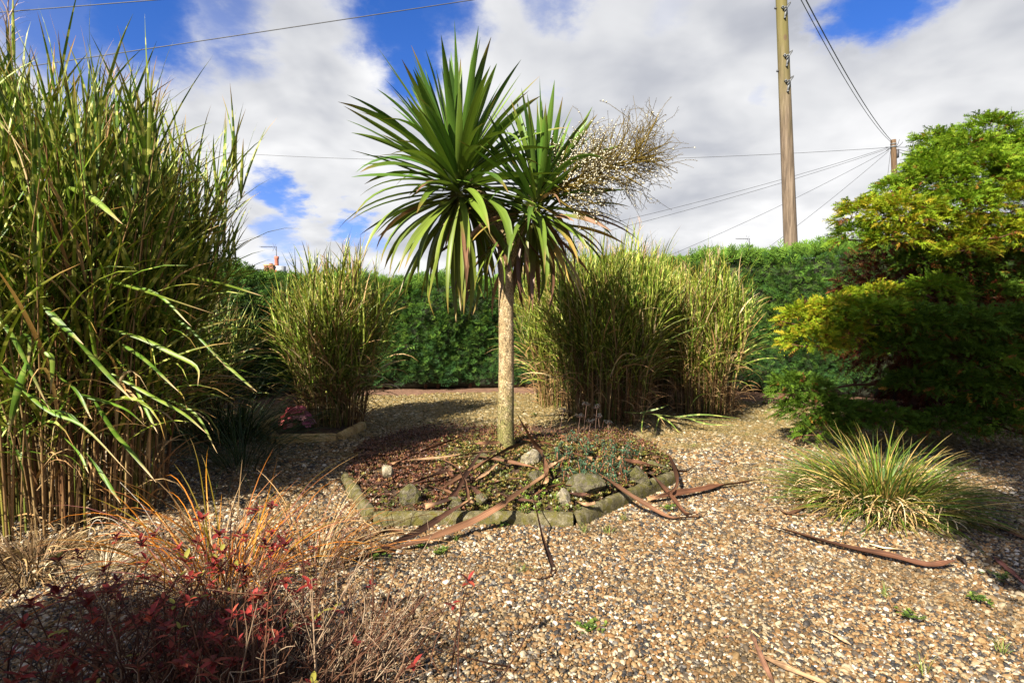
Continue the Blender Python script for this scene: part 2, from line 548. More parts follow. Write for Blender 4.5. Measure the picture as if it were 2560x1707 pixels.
def ground_mat():
    m, t, p, o = newmat('gravel_ground')
    g = t.node('ShaderNodeNewGeometry')
    pos = g.outputs['Position']
    cell = t.node('ShaderNodeTexVoronoi', feature='F1')
    t.link(pos, cell.inputs['Vector']); cell.inputs['Scale'].default_value = 48
    sp = t.node('ShaderNodeSeparateColor'); t.link(cell.outputs['Color'], sp.inputs[0])
    c = t.ramp(sp.outputs[0], [(0, (0.05, 0.045, 0.04)), (0.3, (0.13, 0.09, 0.05)), (0.55, (0.24, 0.15, 0.07)), (0.8, (0.34, 0.27, 0.17))], 'CONSTANT')
    dirt = t.noise(pos, 2.2, 6, 0.62)
    c = t.mix(t.maprange(dirt, 0.40, 0.62), c, (0.085, 0.06, 0.03, 1))
    # bare reddish earth along the foot of the hedge, grass outside the garden
    dd = t.vmath('LENGTH', t.vmath('MULTIPLY', t.vmath('SUBTRACT', pos, (0, 3.6, 0)), (1.0, 1.0, 0)))
    wob = t.math('ADD', dd, t.math('MULTIPLY', t.math('SUBTRACT', t.noise(pos, 1.3, 5, 0.6), 0.5), 1.1))
    earth = t.ramp(t.noise(pos, 9, 6, 0.65), [(0.3, (0.09, 0.048, 0.028)), (0.55, (0.17, 0.095, 0.06)), (0.75, (0.24, 0.15, 0.10))])
    c = t.mix(t.maprange(wob, 6.0, 6.4), c, earth)
    c = t.mix(t.maprange(dd, 9.5, 11.0), c, (0.05, 0.075, 0.02, 1))
    t.link(c, p.inputs['Base Color'])
    p.inputs['Roughness'].default_value = 0.95
    p.inputs['Specular IOR Level'].default_value = 0.2
    bump(t, p, t.math('ADD', t.math('MULTIPLY', cell.outputs['Distance'], -1.0), t.noise(pos, 20, 5)), 0.8, 0.012)
    return m
M_ground = ground_mat()

def pebble_mat():
    m, t, p, o = newmat('flint_pebble')
    oi = t.node('ShaderNodeObjectInfo')
    g = t.node('ShaderNodeNewGeometry')
    pos = g.outputs['Position']
    r = oi.outputs['Random']
    c = t.ramp(r, [(0.0, (0.030, 0.029, 0.030)), (0.16, (0.075, 0.060, 0.045)), (0.31, (0.13, 0.078, 0.036)), (0.46, (0.185, 0.103, 0.042)), (0.59, (0.235, 0.155, 0.075)),
                   (0.71, (0.26, 0.20, 0.12)), (0.81, (0.35, 0.295, 0.205)), (0.90, (0.15, 0.140, 0.125)), (0.95, (0.48, 0.44, 0.37))], 'CONSTANT')
    n = t.noise(pos, 90, 4, 0.6)
    c = t.mix(1.0, c, t.ramp(n, [(0.3, (0.72, 0.70, 0.66)), (0.7, (1.2, 1.2, 1.2))]), 'MULTIPLY')
    dirt = t.maprange(t.noise(pos, 1.6, 5, 0.62), 0.46, 0.68)
    c = t.mix(t.math('MULTIPLY', dirt, 0.5), c, (0.085, 0.058, 0.024, 1))
    c = t.mix(1.0, c, (0.92, 0.88, 0.83, 1), 'MULTIPLY')
    sy = t.node('ShaderNodeSeparateXYZ'); t.link(pos, sy.inputs[0])
    far = t.maprange(t.math('ADD', sy.outputs[1], t.math('MULTIPLY', dirt, 1.8)), 4.8, 7.6)
    c = t.mix(t.math('MULTIPLY', far, 0.60), c, (0.135, 0.105, 0.034, 1))
    t.link(c, p.inputs['Base Color'])
    p.inputs['Roughness'].default_value = 0.6
    p.inputs['Specular IOR Level'].default_value = 0.22
    bump(t, p, n, 0.3, 0.003)
    return m
M_pebble = pebble_mat()

# ------------------------------------------------------------------ ground
BED = [gp(932, 1309), gp(1436, 1309), gp(1680, 1201), gp(1650, 1130), gp(1540, 1078), gp(1040, 1074), gp(900, 1115), gp(864, 1201)]
BED2C = Vector((-2.22, 6.78, 0))
BED2 = [gp(690, 1108), gp(846, 1106), gp(908, 1072), gp(880, 1047), gp(720, 1047), gp(655, 1075)]

def inside(poly, x, y):
    """vectorised point in polygon"""
    c = np.zeros(np.shape(x), dtype=bool)
    n = len(poly)
    for i in range(n):
        a, b = poly[i], poly[(i + 1) % n]
        cond = (a[1] > y) != (b[1] > y)
        with np.errstate(divide='ignore', invalid='ignore'):
            xi = (b[0] - a[0]) * (y - a[1]) / (b[1] - a[1] + 1e-12) + a[0]
        c ^= cond & (x < xi)
    return c

def gz(x, y):
    x = np.asarray(x, dtype=float); y = np.asarray(y, dtype=float)
    f = np.exp(-((x ** 2 + (y - 5) ** 2) / 14.0 ** 2))
    return f * (0.010 * np.sin(1.7 * x + 0.6 * y) + 0.008 * np.sin(2.9 * y - 1.3 * x + 1) + 0.005 * np.sin(5.3 * x + 4.1 * y))

inner = np.arange(-13, 13.01, 0.12)
outer = np.array([14, 16, 20, 28, 45, 80, 150, 300, 700])
gx = np.concatenate([-outer[::-1], inner, outer])
gy = np.concatenate([-outer[::-1] + 4, inner + 4, outer + 4])
GX, GY = np.meshgrid(gx, gy, indexing='xy')
GV = np.stack([GX, GY, gz(GX, GY) - 0.006], -1).reshape(-1, 3)
nx, ny = len(gx), len(gy)
i, j = np.meshgrid(np.arange(nx - 1), np.arange(ny - 1), indexing='ij')
o_ = j * nx + i
GF = np.stack([o_, o_ + 1, o_ + nx + 1, o_ + nx], -1).reshape(-1, 4)
ground = link('ground', build('ground', GV, GF), M_ground)
tag(ground, 'gravel garden ground with bare reddish earth along the hedge', 'ground', kind='structure')

# gravel: loose flint pebbles, far too many to count
def gravel():
    pts, scl = [], []
    for (y0, y1, sp, size) in [(1.55, 3.2, 0.0105, 0.0073), (3.2, 5.0, 0.0130, 0.0088), (5.0, 7.2, 0.0190, 0.0125), (7.2, 10.2, 0.0280, 0.0178)]:
        ys = np.arange(y0, y1, sp)
        xm = 0.96 * y1 + 0.35
        xs = np.arange(-xm, xm, sp)
        X, Y = np.meshgrid(xs, ys)
        X = (X + rng.uniform(-.6, .6, X.shape) * sp).ravel(); Y = (Y + rng.uniform(-.6, .6, Y.shape) * sp).ravel()
        k = np.abs(X) < 0.96 * Y + 0.35
        dd = np.hypot(X, Y - 3.6) + 0.35 * np.sin(X * 2.3) * np.sin(Y * 1.9 + 1)
        k &= ~((dd > 6.1) & (rng.random(X.shape) > np.clip((6.75 - dd) / 0.65, 0, 1) * 0.9))
        k &= ~inside(BED, X, Y) & ~inside(BED2, X, Y)
        X, Y = X[k], Y[k]
        pts.append(np.stack([X, Y, gz(X, Y) + rng.uniform(-.002, .004, X.shape)], -1))
        s = size * np.exp(rng.normal(0, 0.32, len(X)))
        scl.append(np.stack([s * rng.uniform(.85, 1.3, len(X)), s * rng.uniform(.65, 1.0, len(X)), s * rng.uniform(.4, .75, len(X))], -1))
    P = np.concatenate(pts); S = np.concatenate(scl); n = len(P)
    me = bpy.data.meshes.new('gravel')
    me.vertices.add(n)
    me.vertices.foreach_set('co', P.astype(np.float32).ravel())
    a = me.attributes.new('rot', 'FLOAT_VECTOR', 'POINT')
    rot = np.stack([rng.normal(0, .35, n), rng.normal(0, .35, n), rng.uniform(0, 6.28, n)], -1)
    a.data.foreach_set('vector', rot.astype(np.float32).ravel())
    a = me.attributes.new('scl', 'FLOAT_VECTOR', 'POINT')
    a.data.foreach_set('vector', S.astype(np.float32).ravel())
    a = me.attributes.new('idx', 'INT', 'POINT')
    a.data.foreach_set('value', rng.integers(0, 6, n).astype(np.int32))
    o = link('gravel', me, M_pebble)
    tag(o, 'loose flint gravel of white, orange and dark grey pebbles', 'gravel', kind='stuff')
    ng = bpy.data.node_groups.new('gravel_scatter', 'GeometryNodeTree')
    ng.interface.new_socket('Geometry', in_out='INPUT', socket_type='NodeSocketGeometry')
    ng.interface.new_socket('Geometry', in_out='OUTPUT', socket_type='NodeSocketGeometry')
    N = ng.nodes; L = ng.links
    gi = N.new('NodeGroupInput'); go = N.new('NodeGroupOutput')
    jn = N.new('GeometryNodeJoinGeometry')
    for k in range(6):
        ico = N.new('GeometryNodeMeshIcoSphere')
        ico.inputs['Radius'].default_value = 1.0
        ico.inputs['Subdivisions'].default_value = 2
        sp = N.new('GeometryNodeSetPosition')
        nz = N.new('ShaderNodeTexNoise'); nz.noise_dimensions = '4D'
        nz.inputs['W'].default_value = k * 3.7
        nz.inputs['Scale'].default_value = 0.9
        nz.inputs['Detail'].default_value = 1.0
        sub = N.new('ShaderNodeVectorMath'); sub.operation = 'SUBTRACT'; sub.inputs[1].default_value = (.5, .5, .5)
        scn = N.new('ShaderNodeVectorMath'); scn.operation = 'SCALE'; scn.inputs['Scale'].default_value = 1.5
        L.new(nz.outputs['Color'], sub.inputs[0]); L.new(sub.outputs[0], scn.inputs[0])
        L.new(ico.outputs['Mesh'], sp.inputs['Geometry']); L.new(scn.outputs[0], sp.inputs['Offset'])
        sm = N.new('GeometryNodeSetShadeSmooth')
        L.new(sp.outputs[0], sm.inputs[0])
        mt = N.new('GeometryNodeSetMaterial'); mt.inputs['Material'].default_value = M_pebble
        L.new(sm.outputs[0], mt.inputs[0])
        g2 = N.new('GeometryNodeGeometryToInstance')
        L.new(mt.outputs[0], g2.inputs[0]); L.new(g2.outputs[0], jn.inputs[0])
    ip = N.new('GeometryNodeInstanceOnPoints')
    L.new(gi.outputs[0], ip.inputs['Points']); L.new(jn.outputs[0], ip.inputs['Instance'])
    ip.inputs['Pick Instance'].default_value = True
    for nm, ty, sk in (('rot', 'FLOAT_VECTOR', 'Rotation'), ('scl', 'FLOAT_VECTOR', 'Scale'), ('idx', 'INT', 'Instance Index')):
        na = N.new('GeometryNodeInputNamedAttribute'); na.data_type = ty
        na.inputs['Name'].default_value = nm
        L.new(na.outputs['Attribute'], ip.inputs[sk])
    L.new(ip.outputs[0], go.inputs[0])
    md = o.modifiers.new('scatter', 'NODES'); md.node_group = ng
    return n
NPEB = gravel()

# ------------------------------------------------------------------ hedge
HP = np.array([(-6.6, 2.5), (-5.9, 5.0), (-5.3, 7.2), (-4.7, 8.8), (-3.6, 10.0), (-1.8, 10.6), (0.5, 10.75), (3.0, 10.45), (4.8, 9.9), (6.6, 8.9), (8.2, 7.4), (9.4, 5.0)])
hp_ = smooth_path(np.c_[HP, np.zeros(len(HP))], 400)[:, :2]
hl_ = np.concatenate([[0], np.cumsum(np.linalg.norm(np.diff(hp_, axis=0), axis=1))])
def hedge_at(s):
    p = np.stack([np.interp(s, hl_, hp_[:, 0]), np.interp(s, hl_, hp_[:, 1])], -1)
    q = np.stack([np.interp(s + .05, hl_, hp_[:, 0]), np.interp(s + .05, hl_, hp_[:, 1])], -1)
    q0 = np.stack([np.interp(s - .05, hl_, hp_[:, 0]), np.interp(s - .05, hl_, hp_[:, 1])], -1)
    t = q - q0; t /= np.linalg.norm(t, axis=1)[:, None] + 1e-9
    n = np.stack([t[:, 1], -t[:, 0]], -1)                 # towards the camera
    return p, t, n
def hedge_top(x):
    return np.interp(x, [-7, -4.5, -3, 0, .8, 2.0, 3.2, 4.0, 6.0, 9.5], [2.35, 2.02, 1.98, 2.04, 2.32, 2.36, 2.38, 2.46, 2.52, 2.55])
def hedge_face(s, z):
    """depth wobble of the clipped face"""
    return 0.10 * np.sin(1.9 * s + 1.1 * np.sin(z * 2.1)) + 0.07 * np.sin(4.3 * s + 2.3 * z) + 0.05 * np.sin(9 * s - 6 * z)

def hedge():
    e = empty('conifer_hedge', (0, 10.9, 0), 'tall clipped dark green conifer hedge curving round the back of the garden', 'hedge')
    # core
    ss = np.linspace(0, hl_[-1], 120)
    p, t, n = hedge_at(ss)
    top = hedge_top(p[:, 0])
    rings = []
    for k, (off, zf) in enumerate([(-.10, .05), (-.16, .5), (-.18, .9), (-.30, .955), (-.95, .955), (-1.05, .5), (-1.05, 0.0), (-.16, 0.0)]):
        q = p + n * off
        rings.append(np.c_[q, top * zf])
    V = np.stack(rings, 1)
    K = V.shape[1]
    i, j = np.meshgrid(np.arange(len(ss) - 1), np.arange(K), indexing='ij')
    j2 = (j + 1) % K
    f = np.stack([i * K + j, i * K + j2, (i + 1) * K + j2, (i + 1) * K + j], -1).reshape(-1, 4)
    link('twig_core', build('twig_core', V, f), M_core, e)
    # sprays on the face and the top
    def sprays(s, z, out_off, nrm, up, size, col, bend):
        N = len(s)
        p, t, n = hedge_at(s)
        base = np.c_[p + n * out_off[:, None], z]
        lat = rng.normal(0, .55, N)
        d = np.c_[n * nrm[:, None] + t * lat[:, None], up]
        d /= np.linalg.norm(d, axis=1)[:, None]
        side = np.cross(d, np.c_[n, np.full(N, .6)] + rng.normal(0, .35, (N, 3)))
        side /= np.linalg.norm(side, axis=1)[:, None] + 1e-9
        nor = np.cross(side, d)
        V, C = [], []
        # a flat feathery spray: 9 slim leaflets off a bent midrib
        offs = [(-.05, .62, -1), (.0, .62, 1), (.20, .58, -1), (.26, .56, 1), (.44, .46, -1), (.50, .44, 1), (.66, .32, -1), (.72, .30, 1), (.60, .42, 0)]
        for (a0, ln, sg) in offs:
            st = base + d * (a0 * size)[:, None] - nor * (bend * a0 * a0 * size)[:, None]
            ang = sg * rng.uniform(.45, .75, N) if sg else np.zeros(N)
            dd = d * np.cos(ang)[:, None] + side * np.sin(ang)[:, None] - nor * (bend * (a0 + .3))[:, None]
            L = (ln * size * rng.uniform(.8, 1.2, N))[:, None]
            sd = np.cross(dd, nor); sd /= np.linalg.norm(sd, axis=1)[:, None] + 1e-9
            wd = (size * 0.034)[:, None]
            tip = st + dd * L
            mid = st + dd * L * .55
            V.append(np.stack([st, mid + sd * wd, tip, mid - sd * wd], 1))
            C.append(np.stack([col * .75, col, col * 1.35, col], 1))
        V = np.stack(V, 1); C = np.stack(C, 1)
        m = V.shape[1]
        q = np.arange(N * m * 4).reshape(-1, 4)
        return V.reshape(-1, 3), q, C.reshape(-1, 3)
    bag = Bag()
    L = hl_[-1]
    N = 38000
    s = rng.uniform(2.0, L - 1.5, N); z01 = rng.random(N)
    px = np.interp(s, hl_, hp_[:, 0])
    top = hedge_top(px)
    z = 0.10 + (top - 0.16) * z01
    off = hedge_face(s, z) - 0.12 * (z01 > .92) * (z01 - .92) / .08 - 0.10 * np.clip(.12 - z01, 0, 1) / .12 + rng.uniform(-.12, .05, N)
    up = rng.normal(.45, .30, N) + .5 * (z01 > .93)
    pal = [(0.048, 0.102, 0.016), (0.063, 0.125, 0.020), (0.036, 0.083, 0.020), (0.092, 0.149, 0.022), (0.030, 0.063, 0.015)]
    col = pick(pal, N)
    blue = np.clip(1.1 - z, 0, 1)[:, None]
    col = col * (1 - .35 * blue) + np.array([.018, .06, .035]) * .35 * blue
    patch = 1 + .28 * np.sin(3.1 * s + 2 * np.sin(2.7 * z)) * np.sin(4.4 * z + s)
    col *= patch[:, None] * np.interp(px, [-4, 1.5, 4], [.95, 1.05, 1.05])[:, None]
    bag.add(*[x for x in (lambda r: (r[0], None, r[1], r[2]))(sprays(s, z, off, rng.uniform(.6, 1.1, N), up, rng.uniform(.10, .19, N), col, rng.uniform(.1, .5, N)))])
    N = 10000
    s = rng.uniform(2.0, L - 1.5, N)
    px = np.interp(s, hl_, hp_[:, 0])
    off = rng.uniform(-.95, .02, N)
    z = hedge_top(px) - .06 + rng.uniform(-.07, .05, N) + .05 * np.sin(3.7 * s) + .04 * np.sin(9.1 * s + off * 5)
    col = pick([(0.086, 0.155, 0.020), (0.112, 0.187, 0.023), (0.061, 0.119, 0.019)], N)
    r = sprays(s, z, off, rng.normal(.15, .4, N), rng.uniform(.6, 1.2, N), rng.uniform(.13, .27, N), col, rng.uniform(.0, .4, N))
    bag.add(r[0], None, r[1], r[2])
    bag.obj('foliage', M_hedge, e, 'stuff')
    # a few stems low down in the gaps
    for k in range(34):
        s0 = np.array([3.0 + k * (L - 5) / 34 + rng.uniform(-.2, .2)])
        p, t, n = hedge_at(s0)
        b = Bag()
        q = p[0] + n[0] * -.13
        tube(b, [(q[0], q[1], -.03), (q[0] + .02, q[1] + .02, .25), (q[0] - .03, q[1] + .05, .7)], [.035, .03, .02], 6, (.10, .06, .04))
        b.obj('stem', M_twig, e)
hedge()

# ------------------------------------------------------------------ zebra grass clumps
def reed_clump(name, label, c, base_r, height, n_canes, lean, leaf_len, leaf_w, nleaf, big_blades, big_canes, seed, dry=0.2, squash=1.0, plumes=8, greens=None, group=None, cane_r=(.0042, .0075), skirt=1.2, cutleft=0):
    global rng
    keep = rng
    rng = np.random.default_rng(seed)
    e = empty(name, (c[0], c[1], 0), label, 'ornamental grass', group)
    pal = greens or [(0.115, 0.174, 0.017), (0.153, 0.212, 0.024), (0.081, 0.136, 0.015), (0.196, 0.234, 0.036), (0.132, 0.149, 0.014)]
    rr = base_r * np.sqrt(rng.random(n_canes)); th = rng.uniform(0, 6.283, n_canes)
    bx = c[0] + rr * np.cos(th); by = c[1] + rr * np.sin(th) * squash
    H = height * rng.uniform(.62, 1.0, n_canes) * (1 - .18 * (rr / base_r) ** 2)
    le = lean * (rr / base_r) * rng.uniform(.5, 1.25, n_canes) + np.abs(rng.normal(0, .04, n_canes))
    la = th + rng.normal(0, .5, n_canes)
    if cutleft:                                            # left canes kept upright and shorter so their shade misses the small bed
        le = np.where(np.cos(th) < -.15, le * cutleft, le)
        H = np.where(np.cos(th) * rr < -.3, H * .9, H)
    # canes: bend outward with height
    K = 9
    u = np.linspace(0, 1, K)
    ang = le[:, None] * (0.25 + 1.0 * u[None, :])
    step = H[:, None] / (K - 1)
    dx = np.sin(ang) * step; dz = np.cos(ang) * step
    cx = np.concatenate([np.zeros((n_canes, 1)), np.cumsum(dx[:, :-1], 1)], 1); cz = np.concatenate([np.zeros((n_canes, 1)), np.cumsum(dz[:, :-1], 1)], 1)
    PX = bx[:, None] + cx * np.cos(la)[:, None]; PY = by[:, None] + cx * np.sin(la)[:, None]
    PZ = cz - 0.02
    depth = PY[:, 0]
    order = np.argsort(depth + .25 * rng.random(n_canes))
    rest = Bag()
    cpal = [(0.225, 0.143, 0.064), (0.300, 0.210, 0.098), (0.143, 0.075, 0.034), (0.150, 0.135, 0.030), (0.112, 0.128, 0.026)]
    ccol = pick(cpal, n_canes, [3, 3, 2, 2, 1.5])
    for q, k in enumerate(order):
        b = Bag() if q < big_canes else rest
        r0 = rng.uniform(*cane_r)
        rad = r0 * np.linspace(1, .35, K)
        tube(b, np.c_[PX[k], PY[k], PZ[k]], rad, 4, ccol[k], cap=False)
        if q < big_canes:
            b.obj('cane', M_cane, e)
    if rest.n:
        rest.obj('canes_behind', M_cane, e, 'stuff')
    # leaves along the canes
    ci = np.repeat(np.arange(n_canes), nleaf)
    n = len(ci)
    f = rng.random(n) ** .62
    f = .20 + .80 * f
    def on(ci, f):
        g = f * (K - 1); i0 = np.clip(g.astype(int), 0, K - 2); w_ = g - i0
        return np.stack([A[ci, i0] * (1 - w_) + A[ci, i0 + 1] * w_ for A in (PX, PY, PZ)], -1)
    base = on(ci, f)
    az = la[ci] + rng.normal(0, 1.5, n)
    e0 = np.radians(np.interp(f, [.2, .5, .75, 1.0], [38, 60, 74, 82])) + rng.normal(0, .20, n)
    L = leaf_len * np.interp(f, [.2, .6, 1.0], [.80, 1.0, .62]) * rng.uniform(.65, 1.2, n)
    dr = np.interp(f, [.2, .5, .75, 1.0], [1.8, 1.2, .65, .30]) * rng.uniform(.35, 1.35, n)
    wd = leaf_w * rng.uniform(.6, 1.15, n)
    col = pick(pal, n)
    isdry = rng.random(n) < np.interp(f, [.2, .45, 1.0], [dry * 3.2, dry * 1.1, dry * .2])
    col[isdry] = pick([(.40, .27, .13), (.34, .21, .09), (.46, .36, .2), (.25, .15, .07)], int(isdry.sum()))
    V, uv, s, P = ribbons(base, az, e0, L, dr, wd, 7, 3, .22, 1.6, rng.normal(0, .9, n), rng.normal(0, .35, n))
    cc = np.repeat(col[:, None, :], 8, 1)
    tipy = np.clip((s - .72) / .28, 0, 1)[None, :, None] * (rng.random(n) < .5)[:, None, None]
    cc = cc * (1 - tipy) + np.array([.36, .20, .07]) * tipy
    cc = np.repeat(cc[:, :, None, :], 3, 2)
    # no blade dives below the ground
    V[..., 2] = np.maximum(V[..., 2], 0.012)
    size = wd * L / (P[:, 4, 1].clip(1.0) ** 2) * (1 + (P[:, 4, 1] < c[1]))
    order = np.argsort(-size)
    ribbons_split('blade', V, uv, cc, M_reed, e, big_blades, 'foliage', order)
    # dead skirt and litter
    m = int(n_canes * skirt)
    th = rng.uniform(0, 6.283, m); rr = base_r * rng.uniform(.5, 1.08, m)
    b0 = np.c_[c[0] + rr * np.cos(th), c[1] + rr * np.sin(th) * squash, rng.uniform(0, .35, m)]
    V, uv, s, P = ribbons(b0, th + rng.normal(0, .8, m), rng.uniform(.5, 1.5, m), leaf_len * rng.uniform(.25, .7, m), rng.uniform(.8, 2.6, m), leaf_w * .6, 6, 2, twist=rng.normal(0, 1.5, m))
    V[..., 2] = np.maximum(V[..., 2], 0.01)
    col = pick([(.38, .26, .13), (.30, .18, .08), (.20, .11, .05)], m)
    link('dead_skirt', ribbons_mesh('dead_skirt', V, uv, col[:, None, None, :]), M_dead, e, 'stuff')
    # feathery plumes
    tops = np.argsort(-PZ[:, -1])[:plumes * 3:3]
    for k in tops:
        b = Bag()
        p0 = np.array([PX[k, -1], PY[k, -1], PZ[k, -1]])
        d = np.array([math.cos(la[k]) * .25, math.sin(la[k]) * .25, 1.0])
        hh = rng.uniform(.22, .34) * height / 2.4
        tube(b, [p0 - d * .05, p0 + d * hh * .5, p0 + d * hh], [.003, .0025, .0015], 3, (.30, .22, .12))
        nn = 11
        t0 = rng.uniform(.35, 1.0, nn)
        bb = p0[None, :] + d[None, :] * (t0 * hh)[:, None]
        V, uv, s, P = ribbons(bb, rng.uniform(0, 6.28, nn), rng.uniform(.9, 1.4, nn), hh * rng.uniform(.35, .7, nn), rng.uniform(.2, 1.2, nn), .005, 4, 2)
        b.add(V, None, ribbon_faces(nn, 4, 2), (.42, .30, .22), uv.reshape(-1, 2))
        b.obj('plume', M_dead, e)
    rng = keep
    return e

big_clump = reed_clump('zebra_grass', 'huge zebra grass clump with yellow banded blades towering over its bare canes', (-3.18, 3.85), .72, 2.98, 340, .38, .92, .022, 16, 275, 240, 11, .07, .9, 10, cane_r=(.006, .0105), skirt=.45, cutleft=.3,
           greens=[(0.093, 0.153, 0.014), (0.119, 0.183, 0.017), (0.064, 0.115, 0.012), (0.162, 0.204, 0.024), (0.106, 0.128, 0.010)])
def c4(x, y): return (x / 2.613, 800 + y / 2.613)
def arch(parent, path, Ys, width, col, tipc=(.42, .30, .16)):
    """one broad blade along a path of pixels at given distances"""
    Q = smooth_path([at(*p_, y_) for p_, y_ in zip(path, Ys)], 16)
    T = np.gradient(Q, axis=0); T /= np.linalg.norm(T, axis=1)[:, None]
    S = np.cross(T, [0.25, -1.0, .35]); S /= np.linalg.norm(S, axis=1)[:, None]
    N = np.cross(T, S)
    s_ = np.linspace(0, 1, 16)
    tw = rng.uniform(-.5, .5) + .7 * np.sin(s_ * 2.5 + rng.uniform(0, 6))
    S = S * np.cos(tw)[:, None] + N * np.sin(tw)[:, None]; N = np.cross(T, S)
    hw = width / 2 * np.interp(s_, [0, .12, .4, .75, 1], [.45, .85, 1, .7, .04])
    V = Q[:, None, :] + hw[:, None, None] * (np.array([-1, 0, 1.])[None, :, None] * S[:, None, :] + np.array([.2, -.2, .2])[None, :, None] * N[:, None, :])
    V[..., 2] = np.maximum(V[..., 2], .015)
    L = np.linalg.norm(np.diff(Q, axis=0), axis=1).sum()
    uv = np.stack([np.tile([.01, .5, .99], (16, 1)) + rng.integers(2000, 9000), np.repeat((s_ * L)[:, None], 3, 1)], -1)
    tip = np.clip((s_ - .74) / .2, 0, 1)[:, None]
    C = np.array(col) * (1 - tip) + np.array(tipc) * tip
    link('blade', ribbons_mesh('blade', V[None], uv[None], np.repeat(C[:, None, :], 3, 1)[None] * np.array([.8, 1.25, .8])[None, None, :, None]), M_reedplain, parent)
for pth, y0, y1, wd_ in [([(390, 0), (560, 190), (700, 350), (870, 530)], 3.1, 3.0, .036), ([(640, 40), (900, 110), (1130, 220), (1285, 310), (1292, 430)], 3.4, 3.3, .034), ([(800, 160), (950, 260), (1170, 470)], 3.4, 3.2, .030),
        ([(730, 350), (1000, 500), (1200, 610), (1350, 740)], 3.4, 3.3, .028), ([(690, 170), (830, 350), (960, 600), (1030, 740)], 3.5, 3.3, .028), ([(380, 370), (500, 470), (600, 650)], 3.2, 3.1, .030),
        ([(620, 530), (740, 720), (850, 850), (1020, 1060)], 3.3, 3.1, .036), ([(560, 870), (680, 1030), (790, 1200)], 3.3, 3.2, .030), ([(1180, 0), (1290, 110), (1420, 240), (1600, 400), (1680, 470)], 3.8, 3.7, .030),
        ([(-60, 200), (150, 450), (330, 600), (550, 700), (860, 1020)], 3.1, 2.95, .026), ([(165, 280), (110, 480), (50, 770)], 3.0, 3.0, .048), ([(130, 160), (160, 105), (190, 140), (180, 330)], 3.1, 3.1, .040),
        ([(500, 480), (800, 570), (950, 690)], 3.3, 3.2, .028), ([(1080, 510), (1280, 620), (1420, 870)], 3.7, 3.6, .024), ([(320, 590), (450, 620), (560, 720)], 3.2, 3.1, .028), ([(290, 210), (340, 260), (330, 480)], 3.1, 3.1, .034),
        ([(445, -865), (617, -785), (802, -625)], 3.2, 3.0, .046), ([(473, -305), (800, -230), (1400, -40)], 3.4, 3.2, .026), ([(287, -97), (401, 32), (545, 160)], 3.1, 3.0, .044), ([(1100, -310), (1430, -240), (1720, -155)], 3.7, 3.6, .026),
        ([(-60, -60), (90, 120), (330, 600)], 3.05, 3.0, .03), ([(640, -250), (1000, -180), (1250, 40)], 3.5, 3.3, .026), ([(980, -100), (1240, 60), (1500, 330)], 3.7, 3.5, .024), ([(420, 770), (520, 880), (580, 1000)], 3.3, 3.2, .024)]:
    arch(big_clump, [c4(*q_) for q_ in pth], np.linspace(y0, y1, len(pth)), wd_ * .78, np.array([(.11, .19, .022), (.085, .15, .016), (.15, .21, .03)][rng.integers(3)]))
reed_clump('zebra_grass', 'straw based zebra grass clump in the small kerbed bed with pink leaves', (-2.16, 6.80), .38, 2.0, 170, .36, .74, .019, 11, 130, 80, 12, .26, .9, 7)
reed_clump('zebra_grass', 'broad zebra grass clump standing behind and right of the palm trunk, its face in shade', (1.22, 7.25), .50, 2.3, 260, .32, .80, .018, 12, 150, 100, 13, .16, .85, 9)
reed_clump('zebra_grass', 'upright sunlit zebra grass clump with straw pale canes beside the hedge', (2.66, 7.85), .42, 2.05, 210, .21, .72, .018, 10, 120, 110, 14, .30, .85, 7)
reed_clump('zebra_grass', 'pale green zebra grass clump half hidden behind the palm trunk', (0.74, 8.6), .38, 2.1, 150, .34, .9, .018, 10, 80, 30, 15, .18, .85, 5)
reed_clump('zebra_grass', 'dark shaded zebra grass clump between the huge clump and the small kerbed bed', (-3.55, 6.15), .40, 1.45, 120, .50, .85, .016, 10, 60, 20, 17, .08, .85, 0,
           greens=[(.055, .100, .016), (.075, .120, .018), (.04, .08, .014)])  # greens darkened to carry the shade of this corner
reed_clump('zebra_grass', 'zebra grass clump filling the gap behind the broad and the upright clumps', (2.0, 8.75), .42, 2.3, 150, .24, .85, .018, 10, 60, 20, 16, .18, .85, 8)

